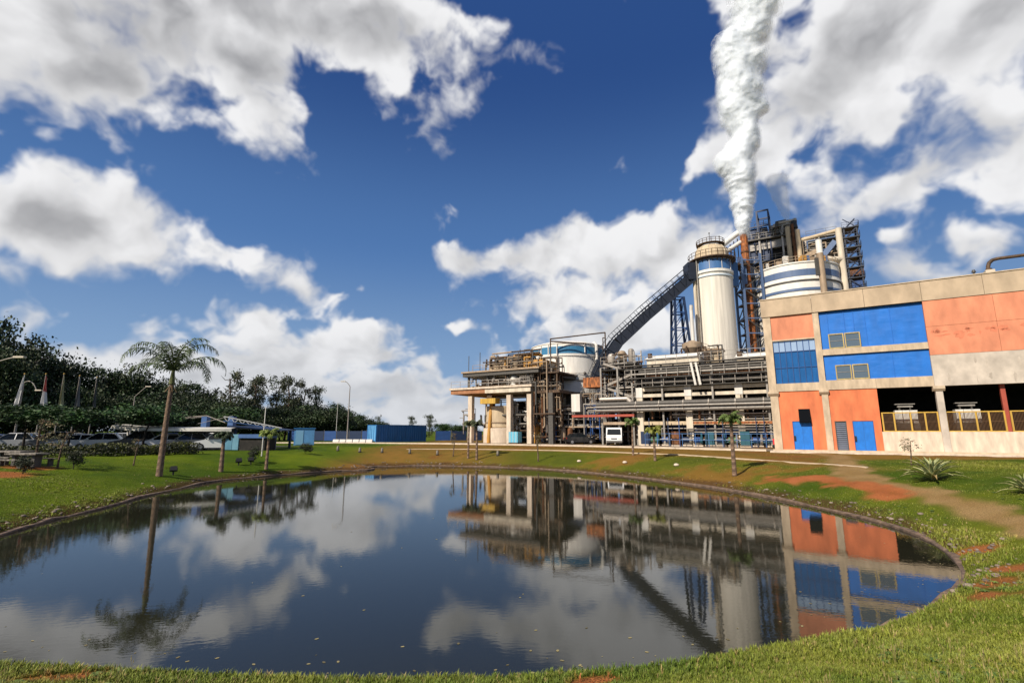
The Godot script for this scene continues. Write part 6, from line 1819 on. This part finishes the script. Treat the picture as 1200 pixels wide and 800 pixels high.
		k = Mb.new(); k.bar(Vector3(-0.2, 0.22, 0), Vector3(-0.2, 0.42, 0), 0.03); k.bar(Vector3(0.2, 0.22, 0), Vector3(0.2, 0.42, 0), 0.03); k.bar(Vector3(-0.2, 0.22, 0), Vector3(0.2, 0.22, 0), 0.03); part("yoke", k, M.black, p)
		k = Mb.new(); k.box(Vector3(0, 0.43, -0.1), Vector3(0.3, 0.2, 0.02), Basis(Vector3.RIGHT, -0.5)); part("lens", k, M.lamp_glass, p)

# ---------------------------------------------------------------- steam: nested soft shells round a dense core
const EDGE := [[1, 0, 0], [0, 1, 0], [0, 0, 1]]
func surface_net(f: PackedFloat32Array, nx: int, ny: int, nz: int, iso: float, o: Vector3, s: float) -> ArrayMesh:
	var id := PackedInt32Array()
	id.resize(nx * ny * nz); id.fill(-1)
	var m := Mb.new()
	var sx := 1
	var sy := nx
	var sz := nx * ny
	var cs := [0, sx, sy, sx + sy, sz, sx + sz, sy + sz, sx + sy + sz]
	for z in nz - 1:
		for y in ny - 1:
			for x in nx - 1:
				var k := x + y * sy + z * sz
				var mask := 0
				for i in 8:
					if f[k + cs[i]] > iso: mask |= 1 << i
				if mask == 0 or mask == 255: continue
				var p := Vector3.ZERO
				var cnt := 0
				for i in 8:
					for b in 3:
						var j := i | (1 << b)
						if j == i: continue
						var a0 := f[k + cs[i]]
						var a1 := f[k + cs[j]]
						if (a0 > iso) == (a1 > iso): continue
						var t := (iso - a0) / (a1 - a0)
						var c := Vector3(i & 1, (i >> 1) & 1, (i >> 2) & 1)
						c[b] = t
						p += c; cnt += 1
				id[k] = m.v.size()
				m.v.append(o + (Vector3(x, y, z) + p / cnt) * s)
				var g := Vector3(f[k] - f[k + sx], f[k] - f[k + sy], f[k] - f[k + sz])
				m.n.append(g.normalized() if g.length_squared() > 1e-12 else Vector3.UP)
				m.c.append(Color.WHITE)
	for z in range(1, nz - 1):
		for y in range(1, ny - 1):
			for x in range(1, nx - 1):
				var k := x + y * sy + z * sz
				var a := f[k] > iso
				for ax in 3:
					var st: int = [sx, sy, sz][ax]
					if a == (f[k + st] > iso): continue
					var u: int = [sy, sz, sx][ax]
					var w: int = [sz, sx, sy][ax]
					var q := [id[k], id[k - u], id[k - u - w], id[k - w]]
					if q.min() < 0: continue
					if a: m.ix.append_array([q[0], q[2], q[1], q[0], q[3], q[2]])
					else: m.ix.append_array([q[0], q[1], q[2], q[0], q[2], q[3]])
	return m.mesh()
func steam(label: String, puffs: Array, s: float, rough: float, shells: Array, fade := 0.0) -> void:
	var lo := Vector3.ONE * 1e9
	var hi := -lo
	for p in puffs:
		var c := Vector3(p[0], p[1], p[2])
		lo = lo.min(c - Vector3.ONE * p[3] * 1.9); hi = hi.max(c + Vector3.ONE * p[3] * 1.9)
	var n := ((hi - lo) / s).ceil() + Vector3.ONE * 2
	var nx := int(n.x)
	var ny := int(n.y)
	var nz := int(n.z)
	var f := PackedFloat32Array()
	f.resize(nx * ny * nz)
	for p in puffs:
		var c := (Vector3(p[0], p[1], p[2]) - lo) / s
		var r: float = p[3] * lerpf(1.0, 0.84, smoothstep(46.0, 60.0, p[1])) * 1.9 / s
		for z in range(maxi(0, int(c.z - r)), mini(nz, int(c.z + r) + 2)):
			for y in range(maxi(0, int(c.y - r)), mini(ny, int(c.y + r) + 2)):
				for x in range(maxi(0, int(c.x - r)), mini(nx, int(c.x + r) + 2)):
					var d2 := c.distance_squared_to(Vector3(x, y, z)) / (r * r)
					if d2 < 1.0:
						f[x + y * nx + z * nx * ny] += (1 - d2) * (1 - d2) * 1.9
	var nn := FastNoiseLite.new()
	nn.noise_type = FastNoiseLite.TYPE_SIMPLEX_SMOOTH; nn.frequency = 0.12; nn.fractal_octaves = 5; nn.fractal_gain = 0.6; nn.seed = 4
	nn.fractal_type = FastNoiseLite.FRACTAL_RIDGED
	for z in nz:
		for y in ny:
			for x in nx:
				var k := x + y * nx + z * nx * ny
				if f[k] > 0.05:
					var w := lo + Vector3(x, y, z) * s
					f[k] *= lerpf(1.0, 0.66, smoothstep(64.0, 88.0, w.y))
					var calm := clampf((w.y - 36.0) / 12.0, 0.25, 1.0)
					f[k] += -nn.get_noise_3d(w.x / (0.35 + 0.65 * calm), w.y / (0.35 + 0.65 * calm), w.z / (0.35 + 0.65 * calm)) * rough * clampf(f[k] * 2.0, 0, 1)
	var t := thing("steam_plume", label, "steam", Vector3.ZERO)
	t.set_meta("kind", "stuff")
	for i in shells.size():
		var q: Array = shells[i]
		var m := StandardMaterial3D.new()
		m.albedo_color = Color(0.955, 0.975, 1.0, q[1]); m.roughness = 1.0; m.metallic_specular = 0.0
		m.specular_mode = BaseMaterial3D.SPECULAR_DISABLED
		m.backlight_enabled = q[1] < 1.0; m.backlight = Color(0.7, 0.7, 0.7)
		if q[1] < 1.0: m.transparency = BaseMaterial3D.TRANSPARENCY_ALPHA
		part("steam_core" if q[1] >= 1.0 else "steam_veil", surface_net(f, nx, ny, nz, q[0], lo, s), m, t)
func make_steam() -> void:
	var p := [[41.7,36.6,-84.0,0.7],[41.7,37.6,-84.0,0.8],[41.5,38.6,-84.0,1.0],[41.9,39.6,-84.0,1.05],[41.9,40.8,-84.0,1.2],[41.7,42.0,-83.8,1.3],[41.8,43.2,-84.0,1.5],[42.5,44.6,-84.3,1.5],[42.0,46.0,-84.0,1.7],[41.4,47.6,-83.7,1.8],[42.7,48.2,-84.3,1.6],[40.6,49.6,-84.0,1.8],[39.6,50.6,-84.2,1.5],[42.2,50.8,-83.8,1.9],[42.0,52.6,-84.0,1.9],[43.3,53.6,-84.3,1.9],[44.0,55.4,-83.8,2.0],[43.0,57.0,-84.0,2.2],[43.6,59.0,-84.0,2.3],[41.8,60.6,-84.2,2.3],[45.2,61.3,-84.0,2.1],[47.3,62.2,-84.0,1.3],[42.2,63.2,-84.0,2.6],[44.6,64.6,-83.6,2.4],[42.4,66.4,-84.0,2.6],[45.4,67.2,-84.3,2.2],[42.4,69.8,-84.0,2.8],[45.6,71.6,-84.0,2.9],[41.8,73.0,-84.0,2.5],[41.6,75.6,-84.0,2.2],[44.8,76.4,-84.0,3.0],[47.0,78.4,-84.0,2.8],[46.0,81.8,-84.0,3.4],[49.0,85.0,-84.0,3.6],[47.5,88.6,-84.0,3.8],[51.0,92.5,-84.0,4.2],[53,97,-84,4.6],[56,102,-85,5]]
	steam("thick white steam plume billowing from the orange stack", p, 0.42, 0.85, [[1.3, 1.0], [1.02, 0.38], [0.78, 0.3], [0.58, 0.24], [0.42, 0.2], [0.3, 0.16], [0.2, 0.12], [0.11, 0.08]])
	steam("thin faint steam wisp from the white vent of the boiler house", [[57.6, 45.4, -97.4, 0.5], [57.5, 46.8, -97.4, 0.75], [57.2, 48.4, -97.4, 1.0], [56.8, 50.2, -97.4, 1.3], [56.5, 52.2, -97.4, 1.5], [55.6, 54.0, -97.4, 1.5], [57.4, 54.4, -97.4, 1.2]], 0.3, 0.6, [[0.7, 0.1], [0.5, 0.08], [0.32, 0.06], [0.18, 0.04]])

func _ready() -> void:
	var cam := Camera3D.new()
	cam.name = "camera"
	cam.fov = 69.2; cam.far = 4000; cam.near = 0.1
	add_child(cam)
	cam.position = Vector3(0, 1.8, 0); cam.rotation.x = 0.1791
	var env := Environment.new()
	env.background_mode = Environment.BG_SKY
	env.sky = make_sky()
	env.tonemap_mode = Environment.TONE_MAPPER_LINEAR
	env.tonemap_exposure = 1.2
	env.sdfgi_enabled = true; env.ssao_enabled = true; env.ssil_enabled = true
	var we := WorldEnvironment.new()
	we.name = "world_environment"; we.environment = env
	add_child(we)
	var sun := DirectionalLight3D.new()
	sun.name = "sun"
	sun.light_energy = 1.6; sun.light_color = Color(1.0, 0.955, 0.885); sun.light_angular_distance = 0.5; sun.shadow_enabled = true
	add_child(sun)
	sun.look_at_from_position(Vector3.ZERO, Vector3(0.57, -0.64, -0.55))
	make_materials()
	make_shore()
	make_ground()
	make_road()
	make_hall()
	make_grass()
	make_evaporator()
	make_white_tank()
	make_middle()
	make_rack()
	make_silo()
	make_conveyor()
	make_stack()
	make_big_tank()
	make_boiler()
	make_woods()
	make_cars()
	make_canopy()
	make_masts()
	make_yard()
	make_plants()
	make_steam()
